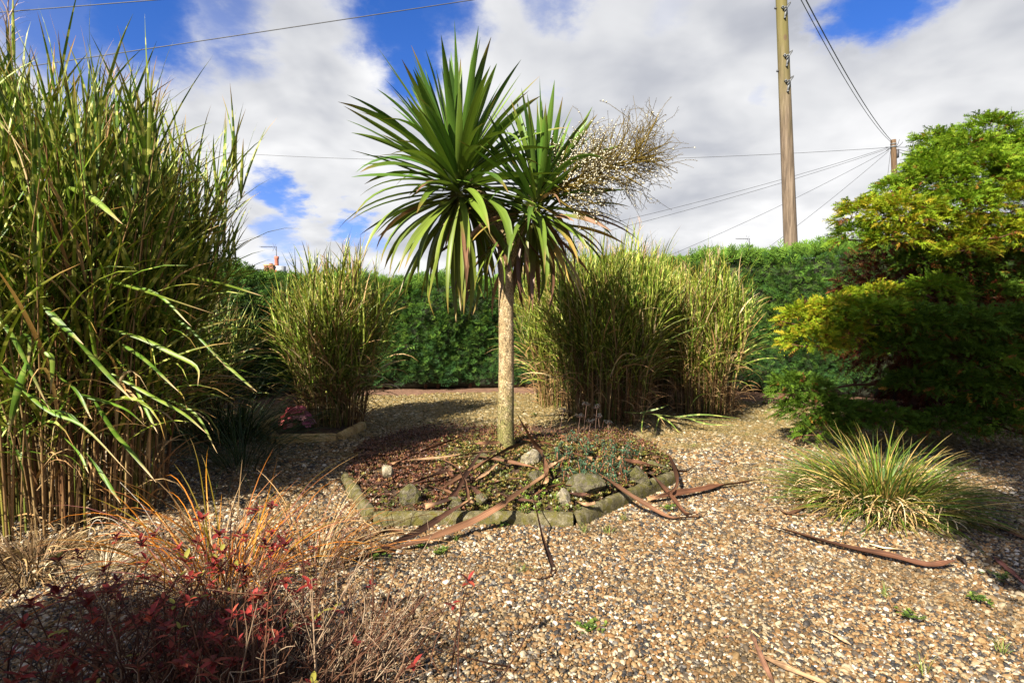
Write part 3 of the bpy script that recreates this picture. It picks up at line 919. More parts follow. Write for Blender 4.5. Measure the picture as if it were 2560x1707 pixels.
# ------------------------------------------------------------------ raised bed
def kerb_piece(parent, a, b, mat, wd=.088, ht=.082, z0=-.03, seed=0):
    a = Vector(a); b = Vector(b)
    d = (b - a); L = d.length; d /= L
    n = Vector((-d.y, d.x, 0))
    r = random.Random(seed)
    prof = [(-.5, 0), (-.5, .55), (-.46, .75), (-.36, .9), (-.18, .985), (0, 1.0), (.18, .985), (.36, .9), (.46, .75), (.5, .55), (.5, 0)]
    K = max(6, int(L / .05))
    V = []
    for i in range(K + 1):
        u = i / K
        x = u * L
        endr = 1.0 - .10 * max(0, 1 - min(x, L - x) / .03)
        for (q, h) in prof:
            j = .005 * mnoise.noise(Vector((x * 18 + seed * 9, q * 6, h * 6))) + .004 * mnoise.noise(Vector((x * 50, q * 14 + seed, h * 14)))
            P = a + d * x + n * (q * wd * endr + j)
            V.append((P.x, P.y, z0 + (ht - z0) * h * (1 - (1 - endr) * .7) + j))
    m = len(prof)
    f4 = [(i * m + k, i * m + k + 1, (i + 1) * m + k + 1, (i + 1) * m + k) for i in range(K) for k in range(m - 1)]
    bag = Bag()
    bag.add(V, None, f4)
    n0 = bag.n
    ce = Vector(a) + Vector((0, 0, ht * .4)); cf = Vector(b) + Vector((0, 0, ht * .4))
    bag.add([V[k] for k in range(m)] + [tuple(ce)], [(k + 1, k, m) for k in range(m - 1)])
    bag.add([V[K * m + k] for k in range(m)] + [tuple(cf)], [(k, k + 1, m) for k in range(m - 1)])
    return bag.obj('kerb_section', mat, parent)

def bed_z(x, y):
    """height of the planted mound"""
    cx, cy = 0.02, 4.98
    d = np.sqrt(((np.asarray(x) - cx) / 1.42) ** 2 + ((np.asarray(y) - cy) / 1.45) ** 2)
    return 0.045 + 0.12 * np.clip(1 - d ** 1.8, 0, 1) + .022 * np.sin(np.asarray(x) * 7.3 + 1.2 * np.sin(np.asarray(y) * 4)) * np.sin(np.asarray(y) * 6.1)

bed = empty('raised_bed', (0, 4.98, 0), 'low raised bed edged in front with mossy concrete kerbs around the palm', 'flower bed')
nB = len(BED)
for k in (7, 0, 1):                                        # the back of the bed runs out into the gravel without a kerb
    a, b = BED[k], BED[(k + 1) % nB]
    d = (b - a).normalized()
    kerb_piece(bed, a + d * .012, b - d * .012, M_kerb, seed=k)
# mound of soil
g = 0.055
xs = np.arange(-1.7, 2.0, g); ys = np.arange(3.4, 7.4, g)
X, Y = np.meshgrid(xs, ys, indexing='ij')
ins = inside(BED, X, Y)
Z = np.where(ins, bed_z(X, Y), 0.0) + np.where(ins, .012 * np.random.default_rng(3).normal(0, 1, X.shape), 0)
idx = -np.ones(X.shape, int)
cells = ins[:-1, :-1] | ins[1:, :-1] | ins[:-1, 1:] | ins[1:, 1:]
cells &= (ins[:-1, :-1] & ins[1:, :-1] & ins[:-1, 1:] & ins[1:, 1:])
ii, jj = np.nonzero(cells)
ny_ = X.shape[1]
o_ = ii * ny_ + jj
f4 = np.stack([o_, o_ + ny_, o_ + ny_ + 1, o_ + 1], -1)
used = np.unique(f4)
remap = -np.ones(X.size, int); remap[used] = np.arange(len(used))
Vm = np.stack([X, Y, Z], -1).reshape(-1, 3)[used]
link('soil_mound', build('soil_mound', Vm, remap[f4]), M_soil, bed)

bed2 = empty('small_bed', tuple(BED2C), 'small bed edged with yellowish stone kerbs around the straw based grass', 'flower bed')
for k in range(len(BED2)):
    a, b = BED2[k], BED2[(k + 1) % len(BED2)]
    d = (b - a).normalized()
    kerb_piece(bed2, a + d * .02, b - d * .02, M_tankerb, .10, .10, seed=20 + k)
bag = Bag()
cc = sum(BED2, Vector()) / len(BED2)
V = [(cc.x, cc.y, .09)] + [tuple(Vector((p.x, p.y, .055))) for p in BED2]
bag.add(V, [(0, 1 + k, 1 + (k + 1) % len(BED2)) for k in range(len(BED2))])
bag.obj('soil', M_soil, bed2)

# rocks in the bed
def rock(px, py, wpx, hpx, mat, label, seed, zoff=0.0):
    p = gp(px, py + hpx * .35, 0.0)
    z = float(bed_z(p.x, p.y))
    p = gp(px, py + hpx * .35, z)
    k = p.y / F
    sx, sz = wpx * k / 2, hpx * k / 2
    bm = bmesh.new()
    bmesh.ops.create_icosphere(bm, subdivisions=3, radius=1)
    rr = random.Random(seed)
    off = Vector((rr.uniform(0, 50), rr.uniform(0, 50), rr.uniform(0, 50)))
    planes = [Vector((rr.gauss(0, 1), rr.gauss(0, 1), rr.gauss(0, .8))).normalized() for _ in range(9)]
    for v in bm.verts:
        co = v.co.copy()
        for pn in planes:                                   # knock flat facets off
            dd = co.dot(pn)
            if dd > .58:
                co -= pn * (dd - .58) * .95
        co *= 1 + .16 * mnoise.noise(co * 1.7 + off) + .07 * mnoise.noise(co * 5 + off)
        v.co = Vector((co.x * sx * 1.15, co.y * sx * 1.0, co.z * sz * 1.3))
    me = bpy.data.meshes.new('rock')
    bm.to_mesh(me); bm.free()
    for q in me.polygons: q.use_smooth = random.random() < 0
    o = link('rock', me, mat)
    o.location = (p.x, p.y + sx * .80, z + sz * .45 + zoff)
    o.rotation_euler = (0, 0, rr.uniform(-.4, .4))
    tag(o, label, 'rock', 'rocks set in the raised bed')
for k, a in enumerate([
        (1470, 1222, 100, 56, M_rock, 'biggest rounded grey brown rock behind the front kerb joint'),
        (1410, 1243, 42, 48, M_paleflint, 'pale upright wedge of rock leaning beside the biggest rock'),
        (1327, 1152, 76, 46, M_paleflint, 'whitish rock lying just right of the palm trunk foot'),
        (1017, 1246, 62, 58, M_rock, 'tilted mossy slab of rock in the red stonecrop by the left kerb corner'),
        (1138, 1256, 40, 34, M_rock, 'small mossy stone between the tilted slab and the front kerb'),
        (967, 1182, 34, 34, M_paleflint, 'small pale pointed stone among dark red stonecrop'),
        (1596, 1190, 66, 46, M_rock, 'dark flat rock beside the right hand kerb'),
        (1645, 1172, 60, 32, M_rock, 'low dark stone at the end of the right hand kerb'),
        (1205, 1148, 50, 28, M_rock, 'brown stone just left of the palm trunk foot'),
        (1335, 1190, 44, 24, M_rock, 'low dark stone in front of the whitish rock'),
        (1205, 1248, 36, 20, M_rock, 'little brown stone half buried in front stonecrop')]):
    rock(*a, seed=60 + k)

# low stonecrop carpet
def stars(pts, r, col, nl, rise, bag, jitter=.4, wdt=.42):
    """little rosettes of nl slim leaves each"""
    n = len(pts)
    for k in range(nl):
        a = 6.283 * k / nl + rng.uniform(0, 6.28, n) * .15 + rng.normal(0, jitter, n)
        ee = rise + rng.normal(0, .25, n)
        d = np.stack([np.cos(a) * np.cos(ee), np.sin(a) * np.cos(ee), np.sin(ee)], -1)
        sd = np.stack([-np.sin(a), np.cos(a), np.zeros(n)], -1)
        rr = (r * rng.uniform(.7, 1.3, n))[:, None]
        mid = pts + d * rr * .55
        V = np.stack([pts, mid + sd * rr * wdt * .5, pts + d * rr, mid - sd * rr * wdt * .5], 1)
        C = np.stack([col * .7, col, col * 1.3, col], 1)
        bag.add(V, None, np.arange(n * 4).reshape(-1, 4), C.reshape(-1, 3))

def carpet():
    N = 21000
    X = rng.uniform(-1.5, 1.75, N); Y = rng.uniform(3.6, 7.0, N)
    k = inside(BED, X, Y)
    X, Y = X[k], Y[k]
    z = bed_z(X, Y) + rng.uniform(.0, .03, len(X))
    cl = np.array([mnoise.noise(Vector((x * 2.6, y * 2.6, 3.3))) for x, y in zip(X, Y)])
    keep = cl + rng.normal(0, .25, len(X)) - np.clip(Y - 5.2, 0, 1.2) * .55 > -.55
    X, Y, z, cl = X[keep], Y[keep], z[keep], cl[keep]
    n = len(X)
    red = pick([(.13, .052, .030), (.17, .075, .038), (.095, .040, .026), (.16, .095, .036)], n)
    yel = pick([(.16, .135, .03), (.11, .115, .024), (.20, .125, .045), (.085, .095, .02)], n)
    cl2 = np.array([mnoise.noise(Vector((x * 1.5 + 9, y * 1.5, 1.0))) for x, y in zip(X, Y)])
    left = np.clip((-X - .45) / .4, -.6, 1.4)
    f = (rng.normal(0, .25, n) + cl2 * 1.3 - left * .5 + .22 > 0)[:, None]
    back = (Y > 5.3)[:, None] & (rng.random((n, 1)) < .55)
    col = np.where(f & ~back, yel, red)
    b = Bag()
    stars(np.c_[X, Y, z], rng.uniform(.014, .028, n), col, 6, .7, b, wdt=.6)
    o = b.obj('stonecrop_carpet', M_sedum, None, 'stuff')
    tag(o, 'low carpet of dark red and yellow green stonecrop covering the raised bed', 'stonecrop')
carpet()

def thatch():
    N = 5600
    X = rng.uniform(-1.5, 1.75, N); Y = rng.uniform(3.6, 7.0, N)
    k = inside(BED, X, Y) & (rng.random(N) < np.clip(.30 + .35 * (Y - 4.4), .18, 1))
    X, Y = X[k], Y[k]; n = len(X)
    V, uv, s_, P = ribbons(np.c_[X, Y, bed_z(X, Y)], rng.uniform(0, 6.28, n), rng.uniform(.1, 1.4, n), rng.uniform(.05, .16, n), rng.uniform(0, 1.6, n), .0035, 4, 2, sweep=rng.normal(0, .8, n))
    V[..., 2] = np.maximum(V[..., 2], bed_z(V[..., 0], V[..., 1]) * .95)
    col = pick([(.16, .085, .05), (.22, .12, .07), (.10, .05, .035), (.28, .18, .10)], n)
    o = link('dry_thatch', ribbons_mesh('dry_thatch', V, uv, col[:, None, None, :]), M_dead, None, 'stuff')
    tag(o, 'brown dry thatch of dead stems scattered through the raised bed', 'dead stems')
thatch()

def stem_plant(name, label, cat, pts, hts, leafcol, leaf_r, stemcol, whorls=5, parent_loc=None):
    """upright fleshy stems clothed in whorls of needle leaves: one thing"""
    e = empty(name, tuple(parent_loc), label, cat)
    for (x, y, z), h in zip(pts, hts):
        b = Bag()
        lean = rng.normal(0, .22, 2)
        tip = (x + lean[0] * h, y + lean[1] * h, z + h)
        mid = (x + lean[0] * h * .3, y + lean[1] * h * .3, z + h * .5)
        tube(b, [(x, y, z - .01), mid, tip], [.004, .0035, .003], 4, stemcol)
        f = np.linspace(.45, 1.0, whorls)
        base = np.array([mid])[0] * (1 - f[:, None]) + np.array(tip) * f[:, None] if False else np.c_[np.interp(f, [0, .5, 1], [x, mid[0], tip[0]]), np.interp(f, [0, .5, 1], [y, mid[1], tip[1]]), np.interp(f, [0, .5, 1], [z, mid[2], tip[2]])]
        col = np.clip(np.array(leafcol) * (1 + rng.normal(0, .2)), .01, 1) * np.ones((whorls, 3))
        stars(base, leaf_r * np.ones(whorls), col, 8, .55, b, wdt=.32)
        b.obj('stem', M_sedum, e)
P = []
while len(P) < 105:
    px, py = rng.uniform(1385, 1595), rng.uniform(1105, 1215)
    if abs((px - 1490) / 115) ** 2 + abs((py - 1158) / 58) ** 2 > 1: continue
    q = gp(px, py, .15)
    P.append((q.x, q.y, float(bed_z(q.x, q.y))))
stem_plant('blue_stonecrop', 'upright blue green needle leaved stonecrop on the right side of the raised bed', 'stonecrop', P, rng.uniform(.06, .14, len(P)), (.075, .135, .075), .026, (.28, .12, .06), 6, P[0])
P = []
for k in range(34):
    px, py = rng.uniform(1300, 1420), rng.uniform(1195, 1275)
    q = gp(px, py, .1)
    P.append((q.x, q.y, float(bed_z(q.x, q.y))))
stem_plant('bright_stonecrop', 'bright yellow green leafy plants in front of the whitish rock', 'stonecrop', P, rng.uniform(.03, .07, len(P)), (.15, .22, .03), .024, (.2, .15, .06), 3, P[0])

# dark dried seed heads
for k, (px, pb, pt) in enumerate([(1466, 1090, 1014), (1492, 1100, 1022), (1450, 1095, 1044), (1496, 1105, 1046), (1476, 1112, 1058), (1522, 1110, 1062), (1408, 1085, 1030)]):
    p = gp(px - 8, pb, .18)
    z0 = float(bed_z(p.x, p.y)) if inside(BED, np.array(p.x), np.array(p.y)) else 0.0
    p = Vector((p.x, p.y, z0))
    tp = at(px, pt, p.y)
    e = empty('dry_seed_head', tuple(p), 'dark dried flat topped seed head on a thin stalk behind the blue stonecrop', 'seed head', 'dry seed heads in the raised bed')
    b = Bag()
    tube(b, [p - Vector((0, 0, .02)), (p + tp) / 2 + Vector((rng.normal(0, .01), 0, 0)), tp], [.0028, .0024, .002], 4, (.13, .08, .06))
    b.obj('stalk', M_twig, e)
    b = Bag()
    for j in range(13):
        a = rng.uniform(0, 6.28); r = rng.uniform(.012, .045)
        q = tp + Vector((math.cos(a) * r, math.sin(a) * r, rng.uniform(.01, .035)))
        tube(b, [tp, (tp + q) / 2 + Vector((0, 0, -.004)), q], [.0015, .0013, .0012], 3, (.09, .055, .045))
        stars(np.array([tuple(q)] * 3) + rng.normal(0, .005, (3, 3)), np.full(3, .009), np.full((3, 3), .05), 4, .5, b, wdt=.8)
    b.obj('umbel', M_twig, e)

# ------------------------------------------------------------------ cabbage palm
PALM_Y = 5.0
palm = empty('cabbage_palm', tuple(at(1265, 1125, PALM_Y)), 'cabbage palm with two heads of sword leaves on a corky bare trunk', 'palm tree')
def palm_tree():
    b0 = at(1266, 1140, PALM_Y)
    pts = [b0 + Vector((0, 0, -.06)), b0, at(1265, 1060, PALM_Y), at(1265, 950, PALM_Y), at(1266, 840, PALM_Y), at(1265, 750, PALM_Y), at(1264, 690, PALM_Y), at(1263, 650, PALM_Y)]
    Pp = smooth_path(pts, 60)
    Pp[:, 0] += .002 * np.sin(np.arange(60) * .3)
    rad = np.interp(np.linspace(0, 1, 60), [0, .05, .12, .5, .85, 1], [.108, .088, .076, .067, .064, .066])
    rad = rad * (1 + .006 * np.random.default_rng(2).normal(0, 1, 60))
    b = Bag()
    tube(b, Pp, rad, 20)
    b.obj('trunk', M_bark, palm)
    for path, r0, r1 in (([at(1258, 668, PALM_Y), at(1256, 600, PALM_Y), at(1222, 515, PALM_Y), at(1165, 440, PALM_Y), at(1146, 392, PALM_Y)], .052, .048),
                         ([at(1268, 672, PALM_Y), at(1292, 610, PALM_Y - .02), at(1320, 540, PALM_Y - .06), at(1330, 490, PALM_Y - .08), at(1332, 460, PALM_Y - .08)], .045, .036),
                         ([at(1262, 660, PALM_Y + .05), at(1275, 560, PALM_Y + .18), at(1300, 490, PALM_Y + .28)], .042, .038)):
        b = Bag()
        Q = smooth_path(path, 18)
        tube(b, Q, np.linspace(r0, r1, 18) * (1 + .012 * np.random.default_rng(4).normal(0, 1, 18)), 12)
        b.obj('branch', M_bark, palm)
    green = np.array([(.080, .150, .022), (.105, .180, .028), (.060, .122, .022), (.140, .205, .034)])
    def head(c, n, L0, W0, tiltx, seed, emin, yshift=0.0, dead=.16, kbig=999):
        global rng
        keep = rng; rng = np.random.default_rng(seed)
        age = ((np.arange(n) + .5) / n) ** .85
        az = np.arange(n) * 2.39996 + rng.normal(0, .15, n)
        e0 = np.radians(np.interp(age, [0, .15, .40, .62, .82, 1.0], [87, 70, 42, 12, -22, emin])) + rng.normal(0, .16, n)
        droop = np.radians(np.interp(age, [0, .2, .45, .7, 1.0], [2, 8, 22, 48, 38])) * rng.uniform(.3, 1.6, n)
        droop = droop + np.where((age > .25) & (rng.random(n) < .06), R(70), 0)      # some blades have snapped over
        L = L0 * np.interp(age, [0, .1, .35, .8, 1], [.62, .92, 1.0, 1.0, .9]) * rng.uniform(.80, 1.1, n)
        W = W0 * rng.uniform(.62, 1.15, n)
        base = np.array(tuple(c))[None, :] + np.c_[.045 * np.cos(az), .045 * np.sin(az), np.interp(age, [0, 1], [.10, -.30]) + rng.normal(0, .012, n)]
        base[:, 0] += tiltx * np.interp(age, [0, 1], [1, -1.3])
        V, uv, s, P = ribbons(base, az, e0, L, droop, W, 11, 3, .20, 1.7, rng.normal(0, .65, n), rng.normal(0, .12, n), 'sword')
        V[..., 2] = np.maximum(V[..., 2], .3)
        col = pick(green, n, var=.14)
        old = np.clip((age - .55) / .45, 0, 1)[:, None]
        col = col * (1 - .55 * old) + np.array([.19, .20, .035]) * .55 * old
        cc = np.repeat(col[:, None, :], 12, 1)
        tip = np.clip((s - .80) / .18, 0, 1)[None, :, None] * (rng.random(n) < .25 + .6 * age)[:, None, None]
        cc = cc * (1 - tip) + np.array([.21, .13, .04]) * tip
        dd = (age > .62) & (rng.random(n) < dead * 2.2)
        part_dead = np.clip((s - rng.uniform(.0, .5, n)[:, None]) / .22, 0, 1)[:, :, None] * dd[:, None, None]
        dc = pick([(.17, .095, .055), (.22, .13, .075), (.12, .065, .04), (.24, .17, .05)], n)[:, None, :]
        cc = cc * (1 - part_dead) + dc * part_dead
        base_y = np.clip(1 - s / .10, 0, 1)[None, :, None]
        cc = cc * (1 - base_y * .6) + np.array([.30, .27, .10]) * base_y * .6
        cc = np.repeat(cc[:, :, None, :], 3, 2)
        ribbons_split('leaf', V, uv, cc, M_sword, palm, min(n, kbig), 'inner_leaves', np.argsort(P[:, 8, 1]))
        rng = keep
    head(at(1146, 428, PALM_Y), 215, 1.05, .074, -.02, 31, -80, dead=.08, kbig=180)
    head(at(1340, 474, PALM_Y - .10), 112, .80, .056, .04, 32, -68, dead=.26, kbig=95)
    head(at(1352, 500, PALM_Y + .22), 56, .98, .056, .05, 33, -66, dead=.7, kbig=22)
palm_tree()

def panicle(label, root, tip, spread, nlat, parent, berrycol, stemcol, seed, ber=1.0):
    global rng
    keep = rng; rng = np.random.default_rng(seed)
    b = Bag(); be = Bag()
    root = np.array(tuple(root)); tip = np.array(tuple(tip))
    ax = tip - root; Ln = np.linalg.norm(ax); ax /= Ln
    sag = np.array([0, 0, -.06])
    main = [root + ax * Ln * f + sag * math.sin(f * 3.14) * -.6 for f in np.linspace(0, 1, 8)]
    tube(b, main, np.linspace(.017, .006, 8), 6, stemcol)
    up = np.array([0, 0, 1.0])
    s1 = np.cross(ax, up); s1 /= np.linalg.norm(s1)
    s2 = np.cross(s1, ax)
    octa = np.array([(1, 0, 0), (-1, 0, 0), (0, 1, 0), (0, -1, 0), (0, 0, 1), (0, 0, -1)], float)
    of = np.array([(0, 2, 4), (2, 1, 4), (1, 3, 4), (3, 0, 4), (2, 0, 5), (1, 2, 5), (3, 1, 5), (0, 3, 5)])
    bp = []
    for k in range(nlat):
        f = rng.uniform(.08, 1.0)
        st = root + ax * Ln * f
        a = rng.uniform(0, 6.283)
        out_ = s1 * math.cos(a) + s2 * math.sin(a)
        d = ax * rng.uniform(.35, 1.0) + out_ * rng.uniform(.5, 1.1)
        d /= np.linalg.norm(d)
        ll = spread * rng.uniform(.55, 1.1) * (1 - .25 * f)
        m = [st, st + d * ll * .5 + up * .01, st + d * ll + up * rng.uniform(-.02, .05)]
        tube(b, smooth_path(m, 6), np.linspace(.0065, .0025, 6), 4, stemcol)
        for j in range(rng.integers(6, 11)):
            g_ = rng.uniform(.2, 1.0)
            s0 = st + d * ll * g_
            d2 = d * .8 + rng.normal(0, .6, 3) + up * .18
            d2 /= np.linalg.norm(d2)
            l2 = rng.uniform(.10, .33)
            cv = rng.normal(0, .03, 3) + up * .02
            q = smooth_path([s0, s0 + d2 * l2 * .5 + cv, s0 + d2 * l2], 5)
            tube(b, q, [.0022, .0020, .0018, .0016, .0013], 3, np.array(stemcol) * .8, cap=False)
            far = np.linalg.norm(q[-1] - (root + ax * Ln * .35)) / (spread * 1.3)
            for t_ in np.arange(.05, 1, .055):
                p = s0 * (1 - t_) + (s0 + d2 * l2) * t_ + cv * 4 * t_ * (1 - t_)
                p = p + rng.normal(0, .004, 3)
                isb = rng.random() < np.clip(.70 - .62 * far, .02, .62) * ber
                if isb:
                    bp.append((p, rng.uniform(.0056, .0082), np.array(berrycol) * rng.uniform(.7, 1.1)))
                elif rng.random() < .6:
                    bp.append((p, rng.uniform(.0022, .0034), np.array((.09, .065, .03))))
    P = np.array([x[0] for x in bp]); r = np.array([x[1] for x in bp]); c = np.array([x[2] for x in bp])
    V = P[:, None, :] + octa[None] * r[:, None, None]
    Fc = (np.arange(len(P)) * 6)[:, None, None] + of[None]
    be.add(V, Fc.reshape(-1, 3), None, np.repeat(c, 6, 0))
    st = b.obj('fruit_stalks', M_twig, parent)
    st['label'] = label
    o = be.obj('berries', M_berry, st, 'stuff')
    o.matrix_parent_inverse = (st.matrix_parent_inverse.copy() @ Matrix()).inverted() if False else Matrix()
    rng = keep
panicle('spray of tangled yellow stalks with white berries', at(1350, 490, PALM_Y - .10), at(1600, 395, PALM_Y - .25), .46, 105, palm, (.60, .56, .42), (.16, .115, .02), 51)
panicle('hanging spray of fruit stalks, darkened for its shade', at(1310, 520, PALM_Y + .3), at(1385, 625, PALM_Y + .45), .20, 18, palm, (.06, .045, .03), (.05, .035, .025), 52, .5)  # dark stalk and berry colours stand in for shade

# ------------------------------------------------------------------ fallen palm leaves
def c6(x, y): return (800 + x / 2.352, 950 + y / 2.352)
def c8(x, y): return (1400 + x / 2.0276, 1200 + y / 2.0276)
def fallen(path, zs, width, label, col=(.155, .075, .050), conv=None, group='dead palm leaves fallen on and around the bed', name='fallen_palm_leaf', curl=.35, flare=True, cat='dead leaf', mat=None):
    pts = []
    for (x, y), z in zip(path, zs):
        px, py = conv(x, y) if conv else (x, y)
        p = gp(px, py, z)
        if inside(BED, np.array(p.x), np.array(p.y)):
            for _ in range(3):
                zz_ = float(bed_z(p.x, p.y)) + .02 + z
                p = gp(px, py, zz_)
        pts.append(p)
    n = 22
    P = smooth_path(pts, n)
    T = np.gradient(P, axis=0); T /= np.linalg.norm(T, axis=1)[:, None]
    S = np.cross(T, [0, 0, 1.0]); S /= np.linalg.norm(S, axis=1)[:, None] + 1e-6
    N = np.cross(S, T)
    s = np.linspace(0, 1, n)
    ph = rng.uniform(0, 6.28)
    tw = 2.2 * curl * np.sin(s * rng.uniform(3, 7) + ph)
    S2 = S * np.cos(tw)[:, None] + N * np.sin(tw)[:, None]
    N2 = np.cross(S2, T)
    if flare:
        wp = np.interp(s, [0, .15, .45, .80, .9, .955, 1], [.06, .5, 1.0, .85, .62, 1.0, 1.35])
    else:
        wp = np.interp(s, [0, .2, .6, .9, 1], [.15, .8, 1, .7, .2])
    wp = wp * (1 + .10 * np.sin(s * 21 + ph))
    hw = width * 1.12 * wp / 2 * (1 + .12 * rng.normal(0, 1, n))
    offs = np.array([-1, -.35, .35, 1.0]); lift = np.array([.42, -.12, -.12, .42])
    V = P[:, None, :] + hw[:, None, None] * (offs[None, :, None] * S2[:, None, :] + lift[None, :, None] * N2[:, None, :])
    V[..., 2] = np.maximum(V[..., 2], np.where(inside(BED, V[..., 0], V[..., 1]), bed_z(V[..., 0], V[..., 1]) + .004, .006))
    uv = np.stack([np.broadcast_to((offs + 1) / 2, (n, 4)), np.broadcast_to(s[:, None] * 1.0, (n, 4))], -1)
    c = np.array(col) * rng.uniform(.8, 1.25)
    C = np.repeat(c[None], n, 0) * (1 + .30 * np.sin(s * rng.uniform(5, 14) + ph) + .15 * rng.normal(0, 1, n))[:, None].clip(.45, 1.8)
    if flare:
        pale = np.clip((s - .90) / .1, 0, 1)[:, None]
        C = C * (1 - pale) + np.array([.36, .22, .12]) * pale
    C = np.repeat(C[:, None, :], 4, 1)
    i, a = np.meshgrid(np.arange(n - 1), np.arange(3), indexing='ij')
    o_ = i * 4 + a
    f = np.stack([o_, o_ + 1, o_ + 5, o_ + 4], -1).reshape(-1, 4)
    # give it a real thickness
    Vt = V.copy(); Vt[..., 2] -= .0010
    VV = np.concatenate([V.reshape(-1, 3), Vt.reshape(-1, 3)])
    ff = np.concatenate([f, f[:, ::-1] + n * 4])
    me = build(name, VV, ff, np.concatenate([C.reshape(-1, 3)] * 2), np.concatenate([uv.reshape(-1, 2)] * 2))
    return tag(link(name, me, mat or M_dead), label, cat, group)

B1, B2, B3, B4 = (.105, .050, .028), (.155, .082, .046), (.062, .031, .020), (.26, .165, .095)
Z = lambda *a: a
for path, zs, wd, col, label in [
    ([(1222, 580), (1270, 760), (1310, 940), (1350, 1060), (1372, 1120), (1330, 1165), (1190, 1165)], (.10, .06, .05, .03, .02, .02, .01), .026, B3, 'dark thin leaf crossing the front kerb straight towards the open gravel'),
    ([(120, 1075), (400, 1000), (640, 930), (900, 830), (1060, 740), (1130, 690), (1330, 560)], (.01, .02, .05, .09, .09, .05, .03), .040, B2, 'long twisted leaf bridging the front kerb towards the red shrub, the paler of two'),
    ([(110, 1082), (330, 1010), (560, 900), (740, 790), (880, 710)], (.01, .02, .06, .11, .05), .036, B3, 'long dark leaf bridging the front kerb towards the red shrub, the darker of two'),
    ([(1530, 480), (1700, 590), (1850, 690), (2040, 800), (2130, 808), (2220, 800)], (.04, .07, .12, .02, .02, .02), .030, B2, 'straight pale brown leaf sloping over the right hand kerb onto gravel'),
    ([(2560, 585), (2500, 600), (2352, 620), (2250, 640), (2080, 668), (1935, 705)], (.03, .03, .02, .03, .03, .01), .046, B1, 'broad flat brown leaf lying on gravel just outside the right hand kerb'),
    ([(1940, 540), (2050, 660), (2130, 770), (2170, 790), (2222, 775)], (.06, .05, .03, .02, .05), .034, B1, 'short brown leaf with flared upturned base by the right hand kerb'),
    ([(1970, 690), (2080, 645), (2095, 560), (2050, 450), (1960, 455)], (.04, .06, .09, .08, .05), .026, B1, 'curled loop of brown leaf standing over the right hand kerb'),
    ([(2200, 505), (2130, 538), (1900, 490), (1750, 460)], (.04, .03, .06, .03), .030, B1, 'brown leaf crossing the far end of the right hand kerb'),
    ([(1720, 350), (1850, 398), (1950, 425), (1900, 447), (1780, 440)], (.06, .05, .03, .02, .03), .026, B3, 'bent dark leaf behind the blue green stonecrop'),
    ([(1145, 175), (1230, 330), (1300, 430), (1328, 520), (1335, 600)], (.62, .30, .12, .06, .04), .036, B2, 'long leaf leaning against the right side of the palm trunk'),
    ([(700, 640), (890, 530), (1100, 410), (1280, 352)], (.05, .09, .12, .08), .046, B2, 'broad sunlit pinkish brown leaf across the middle of the bed'),
    ([(1040, 305), (950, 420), (850, 570), (770, 690), (620, 745)], (.20, .12, .08, .05, .03), .034, B3, 'dark leaf arching from the trunk foot down to the front stonecrop'),
    ([(500, 470), (720, 455), (930, 428), (1030, 420)], (.03, .05, .05, .04), .032, B4, 'pale leaf lying level left of the palm trunk'),
    ([(860, 325), (760, 360), (600, 420), (430, 492)], (.03, .05, .04, .03), .034, B1, 'reddish brown leaf at the back left of the bed'),
    ([(460, 640), (640, 570), (780, 520)], (.03, .05, .04), .034, B3, 'short dark leaf resting on the yellow stonecrop'),
    ([(700, 455), (800, 512), (850, 600), (880, 730)], (.05, .09, .07, .03), .030, B2, 'light brown leaf curving down to the front kerb'),
    ([(1300, 610), (1340, 515), (1390, 490), (1440, 460)], (.03, .06, .08, .12), .030, B4, 'short pale leaf with turned up end beside the whitish rock'),
    ([(860, 600), (910, 645), (970, 695)], (.05, .04, .02), .026, B3, 'short dark leaf scrap between crossing leaves in the bed'),
    ([(130, 1000), (300, 912), (400, 884), (500, 890)], (.01, .01, .02, .06), .034, B2, 'short leaf with pale flared base on gravel by the front kerb corner'),
    ([(860, 380), (960, 372), (1060, 368)], (.05, .06, .05), .034, B2, 'reddish leaf tucked behind the trunk foot on its left'),
    ([(1160, 345), (1320, 370), (1480, 430), (1600, 465)], (.05, .06, .07, .05), .028, B1, 'brown leaf running right from the trunk foot into stonecrop'),
    ([(760, 470), (900, 450), (1060, 470), (1200, 500), (1290, 525)], (.03, .05, .05, .03, .02), .030, B2, 'pale brown leaf passing in front of the trunk foot'),
    ([(890, 610), (960, 560), (1040, 490)], (.03, .05, .08), .024, B4, 'thin pale strip of leaf under the broad sunlit leaf'),
    ([(1500, 710), (1560, 730), (1620, 722)], (.01, .01, .01), .022, B4, 'small pale curl of leaf under the biggest rock'),
    ([(100, 870), (160, 890), (230, 885)], (.01, .01, .01), .024, B4, 'pale leaf scrap on gravel outside the left kerb'),
    ([(420, 690), (560, 610), (700, 590), (760, 560)], (.03, .06, .05, .04), .026, B3, 'dark twisted leaf behind the tilted slab of rock'),
]:
    fallen(path, zs, wd, 'dead palm leaf: ' + label if False else label, col, c6)
for k in range(16):
    x0_, y0_ = rng.uniform(420, 1650), rng.uniform(380, 690)
    a_ = rng.uniform(-.7, .7); l_ = rng.uniform(110, 330) * (1 if rng.random() < .5 else -1)
    pts_ = [(x0_ + l_ * f_ , y0_ + l_ * f_ * math.sin(a_) * .6 + rng.normal(0, 12)) for f_ in (0, .33, .66, 1)]
    fallen(pts_, rng.uniform(.01, .06, 4), rng.uniform(.014, .026), 'thin dry strip of palm leaf tangled in the stonecrop of the bed', [B1, B2, B3, B3][rng.integers(4)], c6, group='thin leaf strips tangled in the bed', flare=False)
